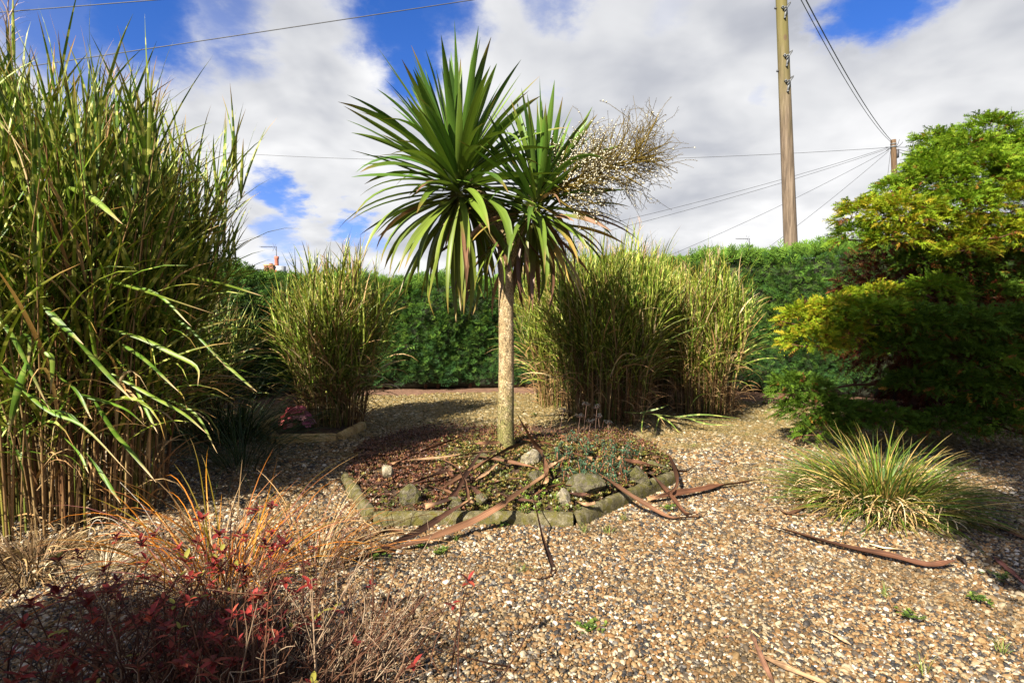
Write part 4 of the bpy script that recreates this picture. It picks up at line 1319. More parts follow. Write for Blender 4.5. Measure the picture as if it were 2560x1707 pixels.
for path, zs, wd, col, label, fl in [
    ([(915, 195), (1100, 240), (1300, 300), (1500, 350), (1700, 390), (1870, 430), (2005, 405)], (.008, .02, .03, .03, .03, .02, .05), .036, B1, 'very long red brown leaf lying on open gravel before the right grass tuft', False),
    ([(1100, 140), (1160, 170), (1230, 130), (1285, 70)], (.01, .01, .03, .05), .028, B2, 'short tan leaf at the left foot of the right grass tuft', False),
    ([(1170, 172), (1240, 178), (1310, 172)], (.01, .01, .01), .02, B4, 'pale strip of leaf beneath the left edge of the right grass tuft', False),
    ([(1560, 320), (1650, 345), (1740, 352), (1800, 362)], (.012, .015, .015, .01), .018, (.50, .40, .24), 'straw coloured strip beside the very long red brown leaf', False),
    ([(2140, 195), (2250, 250), (2400, 310)], (.015, .03, .02), .036, B2, 'brown leaf in shade right of the right grass tuft', False),
    ([(2190, 380), (2270, 450), (2400, 570)], (.01, .02, .02), .024, (.22, .10, .08), 'thin pinkish leaf at the edge of the right hand shade', False),
    ([(2010, 380), (2035, 400), (2062, 432)], (.012, .02, .01), .022, (.03, .022, .02), 'small black scrap of leaf near the tip of the long red brown leaf', False),
    ([(840, 690), (960, 760), (1062, 832)], (.01, .012, .01), .015, (.46, .33, .18), 'thin straw strip crossing other scraps on open gravel', False),
    ([(965, 765), (1010, 880), (1085, 1030)], (.012, .03, .02), .020, (.20, .11, .07), 'brown strip of leaf on open gravel crossing two straw strips', False),
    ([(955, 858), (1100, 930), (1360, 1035)], (.012, .02, .02), .022, B4, 'wide tan strip of leaf on open gravel', False),
    ([(1330, 755), (1400, 790), (1475, 832)], (.01, .012, .01), .014, (.44, .32, .2), 'short straw sliver alone on open gravel', False),
    ([(210, 680), (330, 710), (465, 722)], (.01, .015, .01), .008, (.22, .08, .07), 'thin reddish twig lying on open gravel', False),
    ([(820, 795), (900, 788), (975, 790)], (.01, .012, .01), .009, (.26, .12, .08), 'short reddish stalk lying across the straw strips', False),
    ([(470, 520), (520, 515), (570, 505)], (.01, .012, .01), .010, (.06, .04, .03), 'small dark twig on gravel between bed and tuft', False),
]:
    fallen(path, zs, wd, label, col, c8, flare=fl, curl=.2)

# ------------------------------------------------------------------ grass tufts
def tuft(name, label, cat, c, n, r, L, W, pal, wts, e_lo, e_hi, droop, seed, nbig=60, dryskirt=0, zmin=.01, group=None, az0=None, azs=1.6, mat=None):
    global rng
    keep = rng; rng = np.random.default_rng(seed)
    e = empty(name, (c[0], c[1], 0), label, cat, group)
    th = rng.uniform(0, 6.283, n) if az0 is None else rng.normal(az0, azs, n)
    rr = r * np.sqrt(rng.random(n))
    base = np.c_[c[0] + rr * np.cos(th), c[1] + rr * np.sin(th), np.zeros(n)]
    az = th + rng.normal(0, .45, n)
    el = np.interp(rr / r, [0, 1], [e_hi, e_lo]) + rng.normal(0, .15, n)
    V, uv, s, P = ribbons(base, az, el, L * rng.uniform(.55, 1.15, n), droop * rng.uniform(.4, 1.5, n), W * rng.uniform(.6, 1.2, n), 8, 2, power=1.5, twist=rng.normal(0, 1.0, n), sweep=rng.normal(0, .3, n))
    V[..., 2] = np.maximum(V[..., 2], zmin)
    col = pick(pal, n, wts)
    cc = np.repeat(col[:, None, :], 9, 1)
    tip = np.clip((s - .75) / .25, 0, 1)[None, :, None] * (rng.random(n) < .4)[:, None, None]
    cc = cc * (1 - tip) + np.array([.38, .27, .12]) * tip
    cc = np.repeat(cc[:, :, None, :], 2, 2)
    order = np.argsort(P[:, 5, 1] + rng.normal(0, .15, n))
    ribbons_split('blade', V, uv, cc, mat or M_grass, e, nbig, 'foliage', order)
    if dryskirt:
        m = dryskirt
        th = rng.uniform(0, 6.283, m); rr = r * rng.uniform(.75, 1.35, m)
        base = np.c_[c[0] + rr * np.cos(th), c[1] + rr * np.sin(th), rng.uniform(.0, .14, m)]
        V, uv, s, P = ribbons(base, th + rng.normal(0, .6, m), rng.uniform(.2, 1.0, m), L * rng.uniform(.25, .6, m), rng.uniform(1.2, 3.4, m), W * 1.1, 7, 2, twist=rng.normal(0, 1.6, m), sweep=rng.normal(0, .8, m), power=1.2)
        V[..., 2] = np.maximum(V[..., 2], .008)
        col = pick([(.48, .36, .19), (.42, .29, .14), (.52, .43, .27), (.34, .22, .10)], m)
        link('dead_skirt', ribbons_mesh('dead_skirt', V, uv, col[:, None, None, :]), M_dead, e, 'stuff')
    rng = keep
    return e

tuft('grass_tuft', 'wide green grass tuft with a skirt of straw dead blades on the right gravel', 'grass', (2.58, 3.92), 1700, .31, .58, .0085,
     [(.085, .135, .018), (.120, .165, .020), (.06, .105, .025), (.19, .17, .03), (.36, .26, .09)], [4, 4, 3, 2.5, 2.5], .35, 1.45, .85, 71, 200, 750)
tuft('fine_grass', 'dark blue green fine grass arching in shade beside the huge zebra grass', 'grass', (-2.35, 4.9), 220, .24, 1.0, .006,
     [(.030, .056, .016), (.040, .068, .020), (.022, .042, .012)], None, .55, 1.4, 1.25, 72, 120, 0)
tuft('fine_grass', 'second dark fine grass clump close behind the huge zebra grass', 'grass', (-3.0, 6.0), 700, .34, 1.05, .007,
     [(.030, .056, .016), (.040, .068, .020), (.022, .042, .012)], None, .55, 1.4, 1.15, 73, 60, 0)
tuft('copper_grass', 'orange and copper coloured grass arching above the red leaved shrub', 'grass', (-1.42, 2.74), 210, .22, .80, .0068,
     [(.36, .13, .012), (.42, .19, .02), (.22, .08, .022), (.30, .20, .10), (.19, .14, .015), (.24, .10, .09)], [5, 4, 3, 1.5, 2, 1.5], .75, 1.45, 1.35, 74, 165, 0)
tuft('copper_grass', 'lower copper grass spreading over gravel between red shrub and bed', 'grass', (-1.05, 2.95), 90, .16, .62, .006,
     [(.28, .12, .03), (.30, .19, .08), (.22, .10, .06), (.30, .24, .14)], None, .5, 1.3, 1.2, 75, 110, 0, az0=.5, azs=1.2)
tuft('dry_tuft', 'small pale straw tuft at the foot of the huge zebra grass', 'dead grass', (-2.12, 2.92), 190, .05, .20, .0045,
     [(.46, .38, .26), (.38, .29, .17), (.52, .45, .33)], None, .35, 1.3, .7, 76, 60, 0)
tuft('cut_grass_stump', 'matted brown stump of cut grass in front of the zebra grass canes', 'dead grass', (-2.55, 2.98), 700, .24, .26, .006,
     [(.22, .15, .08), (.15, .09, .045), (.30, .22, .12), (.10, .06, .03)], None, .1, 1.4, 1.6, 77, 60, 120)
# grey dead stems curling up from the gravel
for k, pts_ in enumerate([[(222, 1362), (224, 1325), (236, 1302), (250, 1300), (258, 1318), (262, 1350)], [(330, 1345), (318, 1325), (300, 1312), (285, 1300), (262, 1292)], [(410, 1350), (360, 1270), (330, 1235), (300, 1205)]]):
    g0 = gp(*pts_[0])
    b = Bag()
    tube(b, smooth_path([at(x, y, g0.y) for x, y in pts_], 14), np.linspace(.0028, .0012, 14), 4, (.40, .36, .30))
    o = b.obj('dry_stalk', M_twig)
    tag(o, ['grey dead stalk hooked over beside the straw tuft', 'thin grey stalk bowing low beside the hooked stalk', 'long straight grey stalk leaning towards the zebra grass'][k], 'dead stalk')
# zebra grass blades lying out over the gravel
e = empty('bent_zebra_stem', tuple(gp(1545, 1065)), 'single bent zebra grass stem lying out over gravel before two clumps', 'grass')
y0 = 6.6
b = Bag()
tube(b, smooth_path([at(1560, 1030, y0), at(1640, 1036, y0 - .05), at(1730, 1046, y0 - .1), at(1840, 1050, y0 - .1)], 12), np.linspace(.006, .003, 12), 5, (.16, .19, .05))
b.obj('cane', M_cane, e)
for (pa, pb, pc) in [((1600, 1032), (1650, 1020), (1670, 1012)), ((1610, 1032), (1605, 1060), (1603, 1095)), ((1640, 1036), (1680, 1060), (1712, 1105)), ((1650, 1037), (1640, 1070), (1634, 1110)), ((1690, 1042), (1760, 1036), (1850, 1046)), ((1720, 1045), (1770, 1060), (1840, 1062))]:
    Q = smooth_path([at(*pa, y0 - .05), at(*pb, y0 - .1), at(*pc, y0 - .15)], 8)
    S = np.array([.25, .3, .92]) if abs(pc[0] - pa[0]) > abs(pc[1] - pa[1]) else np.array([.9, .3, .2])
    hw = .010 * np.interp(np.linspace(0, 1, 8), [0, .3, 1], [.6, 1, .05])
    V = np.stack([Q - S * hw[:, None], Q + S * hw[:, None]], 1)
    V[..., 2] = np.maximum(V[..., 2], .012)
    uv = np.stack([np.tile([0.01, .99], (8, 1)), np.repeat(np.linspace(0, .5, 8)[:, None], 2, 1)], -1)
    link('blade', ribbons_mesh('blade', V[None], uv[None], np.array([.13, .19, .035])), M_reed, e)

# ------------------------------------------------------------------ red leaved shrub in front
def red_shrub():
    global rng
    keep = rng; rng = np.random.default_rng(90)
    e = empty('red_shrub', (-1.05, 1.85, 0), 'low twiggy shrub with clusters of dark red leaves in the foreground', 'shrub')
    tw = Bag(); tips = []
    ntw = 0
    for k in range(300):
        bx = rng.normal(-1.02, .30); by = rng.normal(1.82, .16)
        a = rng.uniform(0, 6.283)
        lean = abs(rng.normal(.55, .30))
        L = rng.uniform(.26, .56)
        col = np.array([(.085, .036, .020), (.115, .055, .030), (.055, .025, .016), (.24, .17, .11)][rng.choice(4, p=[.38, .30, .24, .08])]) * rng.uniform(.8, 1.2)
        d = np.array([math.cos(a) * math.sin(lean), math.sin(a) * math.sin(lean), math.cos(lean)])
        p0 = np.array([bx, by, -.01])
        j1 = rng.normal(0, .03, 3)
        pts = [p0, p0 + d * L * .5 + j1, p0 + d * L + np.array([d[0], d[1], -.2]) * .06 + j1]
        Q = smooth_path(pts, 7)
        Q[1:, 2] = np.maximum(Q[1:, 2], .02)
        big = k < 60
        b = Bag() if big else tw
        tube(b, Q, np.linspace(.0038, .0014, 7), 4, col, cap=False)
        for _ in range(rng.integers(2, 5)):
            f = rng.integers(3, 7); s0 = Q[f]
            d2 = d + rng.normal(0, .7, 3); d2 /= np.linalg.norm(d2)
            l2 = rng.uniform(.05, .17)
            q2 = smooth_path([s0, s0 + d2 * l2 * .5 + rng.normal(0, .012, 3), s0 + d2 * l2], 5)
            q2[:, 2] = np.maximum(q2[:, 2], .012)
            tube(b, q2, np.linspace(.0016, .0008, 5), 3, col * 1.1, cap=False)
            tips.append(q2[-1])
        tips.append(Q[-1])
        if big:
            b.obj('twig', M_twig, e)
    tw.obj('twigs', M_twig, e, 'stuff')
    tips = np.array(tips)
    # red leaf clusters mostly on the left and low front
    wgt = np.where(tips[:, 0] < -.80, 1.0, .16) * (tips[:, 2] > .08)
    sel = rng.choice(len(tips), 270, replace=False, p=wgt / wgt.sum())
    for q, k in enumerate(sel):
        b = Bag()
        nl = rng.integers(4, 9)
        az = np.arange(nl) * 2.4 + rng.uniform(0, 6)
        red = pick([(0.152, 0.018, 0.016), (0.208, 0.030, 0.024), (0.096, 0.014, 0.016), (0.240, 0.056, 0.032)], nl)
        if rng.random() < .1: red[:2] = (.22, .20, .04)
        sz = rng.uniform(.022, .042)
        V, uv, s, P = ribbons(np.repeat(tips[k][None], nl, 0) - np.c_[np.zeros((nl, 2)), np.linspace(0, .02, nl)], az, rng.uniform(.0, 1.0, nl), sz * rng.uniform(.7, 1.2, nl), rng.uniform(.2, .9, nl), sz * .42, 4, 3, .2, prof='leaf')
        b.add(V, None, ribbon_faces(nl, 4, 3), np.repeat(red, 15, 0), uv.reshape(-1, 2))
        b.obj('leaf_cluster', M_redleaf, e)
    rng = keep
red_shrub()
def bare_twigs():
    global rng
    keep = rng; rng = np.random.default_rng(91)
    e = empty('bare_twig_shrub', (-.62, 1.85, 0), 'pale bare twigs of a dry low shrub on the right of the red leaves', 'shrub')
    for k in range(110):
        p0 = np.array([rng.normal(-.68, .16), rng.normal(1.80, .13), -.01])
        a = rng.normal(.5, 1.0); lean = abs(rng.normal(.75, .28))
        L = rng.uniform(.22, .50)
        d = np.array([math.cos(a) * math.sin(lean), math.sin(a) * math.sin(lean), math.cos(lean)])
        col = np.array([(.28, .21, .14), (.20, .13, .08), (.14, .08, .05)][rng.choice(3)]) * rng.uniform(.8, 1.2)
        Q = smooth_path([p0, p0 + d * L * .5 + rng.normal(0, .03, 3), p0 + d * L + rng.normal(0, .03, 3)], 8)
        Q[1:, 2] = np.maximum(Q[1:, 2], .015)
        b = Bag()
        tube(b, Q, np.linspace(.0030, .0012, 8), 4, col, cap=False)
        for _ in range(rng.integers(3, 7)):
            f = rng.integers(2, 8); s0 = Q[f]
            d2 = d + rng.normal(0, .8, 3); d2 /= np.linalg.norm(d2)
            l2 = rng.uniform(.04, .14)
            q2 = smooth_path([s0, s0 + d2 * l2 * .5 + rng.normal(0, .01, 3), s0 + d2 * l2], 4)
            q2[:, 2] = np.maximum(q2[:, 2], .01)
            tube(b, q2, np.linspace(.0016, .0009, 4), 3, col * 1.1, cap=False)
        b.obj('twig', M_twig, e)
    rng = keep
bare_twigs()

# ------------------------------------------------------------------ pink leaved plant in the small bed
def pink_plant():
    c = at(742, 1045, 6.42)
    e = empty('pink_leaved_plant', (c.x, c.y, .08), 'low plant of ruffled pink and crimson leaves beside the small stone kerb', 'plant')
    for k in range(44):
        a = rng.uniform(0, 6.28); r = rng.uniform(0, 1) ** .6
        p = np.array([c.x + math.cos(a) * r * .20, c.y + math.sin(a) * r * .13, .10 + .19 * (1 - r * r) + rng.uniform(0, .05)])
        sz = rng.uniform(.026, .046)
        n = np.array([math.cos(a) * r * .8, math.sin(a) * r * .5 - .45, .9]); n /= np.linalg.norm(n)
        t1 = np.cross(n, [0, 0, 1.0]); t1 /= np.linalg.norm(t1); t2 = np.cross(n, t1)
        V = [p - n * .006]
        for j in range(11):
            th = j * 6.283 / 11
            V.append(p + (t1 * math.cos(th) + t2 * math.sin(th)) * sz * (1 + .16 * math.sin(th * 4 + k)) + n * .008 * math.sin(th * 5 + k))
        right = (p[0] - c.x) / .2
        col = np.array([.50, .09, .07]) * (1 - (right + 1) / 2) + np.array([.34, .12, .20]) * (right + 1) / 2
        col = 1.25 * col * rng.uniform(.6, 1.3) + (rng.random() < .3) * np.array([.2, .17, .15])
        b = Bag()
        b.add(V, [(0, 1 + j, 1 + (j + 1) % 11) for j in range(11)], None, col)
        b.obj('leaf', M_redleaf, e)
    for k in range(14):
        b = Bag()
        a = k * .45
        tube(b, [(c.x, c.y, .05), (c.x + math.cos(a) * .08, c.y + math.sin(a) * .06, .14), (c.x + math.cos(a) * .14, c.y + math.sin(a) * .10, .20)], [.003, .003, .002], 4, (.24, .10, .07))
        b.obj('leaf_stalk', M_twig, e)
pink_plant()

# small green weeds in the gravel
weeds = [(705 + 395, 1385), (1100, 1388), (944, 1398), (1137, 1352), (1256, 1316), (1308, 1435), (1472, 1578), (2215, 1490), (2268, 1550), (2310, 1680), (2452, 1508), (2508, 1630), (1672, 1275), (1735, 1120), (1045, 1370), (1460, 1330),
         (1020, 1205), (880, 1250), (890, 1235), (1560, 1300), (2070, 1185), (1865, 1090), (1180, 1020), (1050, 1080), (1075, 1062), (980, 1020), (1335, 1040), (1290, 1015), (2500, 1450), (1520, 1330)]
for k, (px, py) in enumerate(weeds):
    p = gp(px, py)
    b = Bag()
    n = 26
    grassy = k % 2
    if grassy:
        V, uv, s, P = ribbons(np.repeat([[p.x, p.y, 0]], n, 0) + np.c_[rng.normal(0, .012, (n, 2)), np.zeros(n)], rng.uniform(0, 6.28, n), rng.uniform(.6, 1.5, n), rng.uniform(.03, .09, n), rng.uniform(.2, 1.2, n), .003, 4, 2)
        b.add(V, None, ribbon_faces(n, 4, 2), np.repeat(pick([(.12, .19, .03), (.17, .22, .05), (.20, .18, .06)], n), 10, 0), uv.reshape(-1, 2))
    else:
        pts_ = np.c_[p.x + rng.normal(0, .022, n), p.y + rng.normal(0, .022, n), rng.uniform(.012, .03, n)]
        stars(pts_, rng.uniform(.010, .018, n), pick([(.09, .14, .022), (.12, .16, .03), (.055, .09, .02)], n), 5, .4, b, wdt=.7)
    o = b.obj('weed', M_grass)
    tag(o, 'thin grassy weed tuft sprouting through the gravel' if grassy else 'little broad leaved weed sprouting through the gravel', 'weed', 'grassy weeds in the gravel' if grassy else 'leafy weeds in the gravel')

# ------------------------------------------------------------------ feathery golden conifer
def feather_tree():
    global rng
    keep = rng; rng = np.random.default_rng(120)
    tx, ty = 4.75, 6.75
    e = empty('feathery_conifer', (tx, ty, 0), 'golden green feathery conifer with rusty brown inside, beside the right grass tuft', 'conifer tree')
    b = Bag()
    top = at(2480, 300, 6.7)
    tube(b, smooth_path([(tx, ty, -.05), (tx + .03, ty, .9), (tx - .04, ty, 2.0), (top.x, top.y, top.z - .2)], 20), np.linspace(.09, .015, 20), 9, (.13, .07, .045))
    b.obj('trunk', M_twig, e)
    # pads of foliage: pixel centre, half sizes, depth, tone (Dk has shade painted in)
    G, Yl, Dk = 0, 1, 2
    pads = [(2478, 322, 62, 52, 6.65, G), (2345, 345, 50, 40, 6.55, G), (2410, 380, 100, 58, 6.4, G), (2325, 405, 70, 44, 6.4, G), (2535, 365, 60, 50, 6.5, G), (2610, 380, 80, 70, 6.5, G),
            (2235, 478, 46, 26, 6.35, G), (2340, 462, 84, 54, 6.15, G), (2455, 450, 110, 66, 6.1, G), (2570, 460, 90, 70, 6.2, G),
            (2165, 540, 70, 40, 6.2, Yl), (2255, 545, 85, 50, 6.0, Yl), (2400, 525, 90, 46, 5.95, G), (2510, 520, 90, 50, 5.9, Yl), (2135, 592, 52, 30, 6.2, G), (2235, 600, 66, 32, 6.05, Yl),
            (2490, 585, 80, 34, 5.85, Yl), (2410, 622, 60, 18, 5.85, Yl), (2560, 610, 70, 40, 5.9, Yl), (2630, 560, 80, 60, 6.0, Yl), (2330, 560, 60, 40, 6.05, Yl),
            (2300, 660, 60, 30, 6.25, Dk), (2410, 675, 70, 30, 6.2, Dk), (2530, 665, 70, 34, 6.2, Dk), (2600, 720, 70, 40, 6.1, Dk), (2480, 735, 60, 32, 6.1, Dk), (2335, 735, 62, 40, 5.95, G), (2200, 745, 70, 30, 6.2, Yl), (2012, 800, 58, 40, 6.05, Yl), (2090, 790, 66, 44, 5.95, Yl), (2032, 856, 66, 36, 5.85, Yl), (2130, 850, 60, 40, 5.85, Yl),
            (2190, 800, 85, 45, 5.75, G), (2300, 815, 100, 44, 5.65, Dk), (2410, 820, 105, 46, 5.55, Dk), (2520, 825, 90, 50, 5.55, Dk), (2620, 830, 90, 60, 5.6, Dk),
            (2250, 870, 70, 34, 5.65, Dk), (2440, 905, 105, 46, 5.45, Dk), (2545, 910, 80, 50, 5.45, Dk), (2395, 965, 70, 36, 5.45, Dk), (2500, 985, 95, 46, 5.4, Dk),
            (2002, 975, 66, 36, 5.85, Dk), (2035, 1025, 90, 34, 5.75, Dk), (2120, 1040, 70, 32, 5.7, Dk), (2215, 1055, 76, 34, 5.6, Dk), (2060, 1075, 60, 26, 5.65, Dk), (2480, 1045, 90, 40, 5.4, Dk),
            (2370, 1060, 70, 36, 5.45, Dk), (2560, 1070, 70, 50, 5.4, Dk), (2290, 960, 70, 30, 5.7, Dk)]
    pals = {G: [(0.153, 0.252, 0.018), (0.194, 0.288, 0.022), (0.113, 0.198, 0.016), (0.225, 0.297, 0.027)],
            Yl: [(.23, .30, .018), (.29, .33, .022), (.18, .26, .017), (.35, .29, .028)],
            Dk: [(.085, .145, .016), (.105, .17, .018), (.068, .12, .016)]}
    def sprigs(P, d, size, col, bag):
        N = len(P)
        d = d / (np.linalg.norm(d, axis=1)[:, None] + 1e-9)
        side = np.cross(d, rng.normal(0, 1, (N, 3)) + np.array([0, 0, 1.2])); side /= np.linalg.norm(side, axis=1)[:, None] + 1e-9
        nor = np.cross(side, d)
        nl = 11
        drop = np.array([0, 0, -1.0])
        for k in range(nl):
            f = k / (nl - 1)
            st = P + d * (f * size)[:, None] + drop * (.28 * f * f * size)[:, None]
            sg = 1 if k % 2 else -1
            a = rng.uniform(.55, .95, N) * sg
            dd = d * np.cos(a)[:, None] + side * np.sin(a)[:, None] + nor * rng.normal(0, .25, N)[:, None] + drop * .15
            L = size * (.42 - .22 * f) * rng.uniform(.8, 1.2, N)
            sd = np.cross(dd, nor + .3 * side); sd /= np.linalg.norm(sd, axis=1)[:, None] + 1e-9
            wdt = .0052 + .03 * L
            V = np.stack([st - sd * wdt[:, None], st + sd * wdt[:, None], st + dd * L[:, None]], 1)
            C = np.stack([col * .8, col * .8, col * 1.25], 1)
            bag.add(V, np.arange(N * 3).reshape(-1, 3), None, C.reshape(-1, 3))
    for (px, py, hx, hy, Y, tone) in pads:
        py += 24 if py < 420 else 0
        c = np.array(tuple(at(px, py, Y)))
        rx, rz = hx * Y / F, hy * Y / F
        ry = .5 * (rx + rz) * 1.1
        # the branch that carries the pad
        b = Bag()
        st = np.array([tx + rng.normal(0, .02), ty, min(max(c[2] - .1, .15), 3.0)])
        mid = (st + c) / 2 + np.array([0, 0, .06])
        tube(b, smooth_path([st, mid, c + np.array([0, 0, -.3 * rz]), c + (c - st) * .18 + np.array([0, 0, -.2 * rz])], 9), np.linspace(.020, .004, 9), 5, (.14, .07, .045))
        b.obj('branch', M_twig, e)
        N = int(80 + 4600 * (rx * rz + .5 * rx * ry))
        u = rng.normal(0, 1, (N, 3)); u /= np.linalg.norm(u, axis=1)[:, None]
        u[:, 2] = np.where(u[:, 2] < -.45, -u[:, 2], u[:, 2])
        fr = rng.uniform(.55, 1.0, N) ** .5
        lump = 1 + .22 * np.sin(u[:, 0] * 7 + px) * np.sin(u[:, 2] * 6 + py) + .12 * np.sin(u[:, 1] * 13 + px)
        P = c + u * np.array([rx, ry, rz]) * (fr * lump)[:, None]
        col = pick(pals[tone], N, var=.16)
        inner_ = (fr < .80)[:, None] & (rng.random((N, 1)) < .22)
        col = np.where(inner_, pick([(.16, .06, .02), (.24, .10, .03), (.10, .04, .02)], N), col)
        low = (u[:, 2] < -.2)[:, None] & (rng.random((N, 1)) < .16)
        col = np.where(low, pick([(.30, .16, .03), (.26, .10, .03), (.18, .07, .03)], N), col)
        bg_ = Bag()
        d = u * np.array([1, 1, .5]) + np.array([-.15, -.25, .12]) + rng.normal(0, .35, (N, 3))
        sprigs(P, d, rng.uniform(.07, .13, N), col, bg_)
        bg_.obj('foliage_pad', M_feather, e, 'stuff')
    # rusty brown dead needles inside, colour darkened for the shade there
    N = 5000
    c = np.array([5.0, 6.75, 1.35])
    u = rng.normal(0, 1, (N, 3)); u /= np.linalg.norm(u, axis=1)[:, None]
    P = c + u * np.array([1.15, .80, 1.2]) * (rng.random(N) ** .4)[:, None]
    P[:, 2] = np.maximum(P[:, 2], .05)
    bg_ = Bag()
    sprigs(P, u + rng.normal(0, .5, (N, 3)), rng.uniform(.09, .16, N), pick([(.075, .018, .010), (.11, .028, .013), (.05, .014, .010), (.15, .05, .018)], N), bg_)
    o = bg_.obj('brown_inner_foliage', M_feather, e, 'stuff')
    rng = keep
feather_tree()

# ------------------------------------------------------------------ poles and wires
def pole(label, bot, top, rb, rt, mat, name='telegraph_pole'):
    e = empty(name, (bot.x, bot.y, 0), label, 'utility pole', 'utility poles')
    b = Bag()
    K = 40
    P = np.array([tuple(bot + (top - bot) * (k / (K - 1))) for k in range(K)])
    tube(b, P, np.linspace(rb, rt, K), 20)
    b.obj('shaft', mat, e)
    return e
YA = 11.6
pa0 = at(1977, 620, YA); pa1 = at(1953, -10, YA)
dirA = (pa1 - pa0) / (pa1.z - pa0.z)
botA = pa0 - dirA * (pa0.z + .3); topA = pa0 + dirA * (8.75 - pa0.z)
def onA(z): return pa0 + dirA * (z - pa0.z)
poleA = pole('tall weathered timber pole with metal steps behind the hedge', botA, topA, .150, .100, M_pole)
def radA(z): return .150 + (.100 - .150) * (z - botA.z) / (topA.z - botA.z)
for py in (33, 152, 215):
    c = at(1960, py, YA)
    c = onA(c.z); r = radA(c.z)
    b = Bag()
    q = c + Vector((.02, -r - .012, 0))
    box(b, q + Vector((.0, 0, -.06)), (.035, .014, .22), rot=Matrix.Rotation(.18, 3, 'Y').to_4x4())
    box(b, q + Vector((.025, -.012, .045)), (.030, .012, .18), rot=Matrix.Rotation(.62, 3, 'Y').to_4x4())
    box(b, q + Vector((-.035, -.02, .035)), (.085, .016, .028), rot=Matrix.Rotation(-.35, 3, 'Y').to_4x4())
    tube(b, [q + Vector((-.07, .03, .05)), q + Vector((-.07, -.045, .05))], [.014, .014], 8)
    tube(b, [q + Vector((-.02, .03, -.16)), q + Vector((-.02, -.03, -.16))], [.016, .016], 8)
    tube(b, [q + Vector((.075, .05, .13)), q + Vector((.075, -.03, .13))], [.014, .014], 8)
    b.obj('step_bracket', M_galv, poleA)
for py in (22, 179):
    c = onA(at(1948, py, YA).z); r = radA(c.z)
    b = Bag()
    tube(b, [c + Vector((-r + .01, 0, 0)), c + Vector((-r - .035, 0, .01))], [.022, .022], 8)
    b.obj('step_bolt', M_wire, poleA)

YB = 30.0
pb1 = at(2233, 350, YB); pb0 = at(2240, 560, YB)
dirB = (pb1 - pb0) / (pb1.z - pb0.z)
botB = pb0 - dirB * (pb0.z + .4)
poleB = pole('distant brown telegraph pole with wires fanning from its top, behind the conifer', botB, pb1, .17, .128, M_pole2)
b = Bag()
tube(b, [pb1 - dirB * .38 + Vector((0, 0, -.02)), pb1 - dirB * .38 + Vector((0, 0, .06))], [.145, .145], 16)
tube(b, [pb1 - dirB * .22 + Vector((0, 0, -.02)), pb1 - dirB * .22 + Vector((0, 0, .03))], [.142, .142], 16)
b.obj('steel_band', M_galv, poleB)
b = Bag()
for ddx, ddz, zz_ in ((.36, .28, -.4), (.18, .36, -.35), (-.30, .02, -.40), (-.26, -.12, -.45)):
    s0 = pb1 + Vector((math.copysign(.12, ddx), -.05, zz_))
    tube(b, [s0, s0 + Vector((ddx * .5, 0, ddz * .3)), s0 + Vector((ddx, 0, ddz))], [.02, .016, .012], 6)
b.obj('hook_arms', M_wire, poleB)
b = Bag()
box(b, pb1 + Vector((.20, -.05, -.72)), (.10, .14, .44))
b.obj('junction_box', M_wire, poleB)

def wire(label, A, B_, sag, rad, group=None):
    A = Vector(A); B_ = Vector(B_)
    K = 40
    P = []
    for k in range(K + 1):
        f = k / K
        p = A.lerp(B_, f)
        p.z -= sag * 4 * f * (1 - f)
        P.append(p)
    b = Bag()
    tube(b, P, rad, 5)
    o = b.obj('overhead_wire', M_wire)
    tag(o, label, 'wire', 'overhead wires')
tA = topA - Vector((0, 0, .15)); tB = pb1 - Vector((0, 0, .38))
# two drop wires from the near pole to the left
wL = at(-60, 186, 11.0)
wire('overhead wire running from the tall pole across above the palm, the lower of two', tA, wL, .02, .009)
wL2 = at(-60, 36, 11.0)
wire('overhead wire crossing the sky corner above the zebra grass tip', tA + Vector((0, 0, .12)), wL2, .03, .009)
wire('thicker wire descending from the tall pole to the distant pole', tA + Vector((.05, 0, 0)), pb1 - Vector((.08, 0, .05)), .35, .014)
wire('thin wire hanging just under the thicker wire between the poles', tA + Vector((.03, 0, -.15)), pb1 - Vector((.10, 0, .12)), .42, .010)
wire('long level wire from the distant pole passing behind the palm head', tB, at(-200, 300, 40.0), 1.6, .011)
for k, (px, py) in enumerate([(1300, 608), (1300, 630), (1560, 685), (1720, 760)]):
    wire(['upper of two close wires sloping from distant pole towards the palm', 'lower of two close wires sloping from distant pole towards the palm', 'wire dropping from distant pole behind the tall pole to the broad zebra grass', 'steepest wire dropping from distant pole behind the tall pole'][k],
         tB + Vector((-.2, 0, -.06 * k)), at(px, py, 27.0), .25, .010)
for k, (px, py) in enumerate([(2700, 340), (2700, 440), (2700, 520)]):
    wire(['level wire running right from the distant pole over the conifer', 'wire sloping right from the distant pole into the conifer top', 'lowest wire going right from the distant pole behind the conifer'][k], tB + Vector((.2, 0, -.1 * k)), at(px, py, 34.0), .2, .013)
wire('short stay wire hanging close beside the distant pole', tB + Vector((-.12, 0, -.2)), at(2205, 560, 29.0), .0, .012)

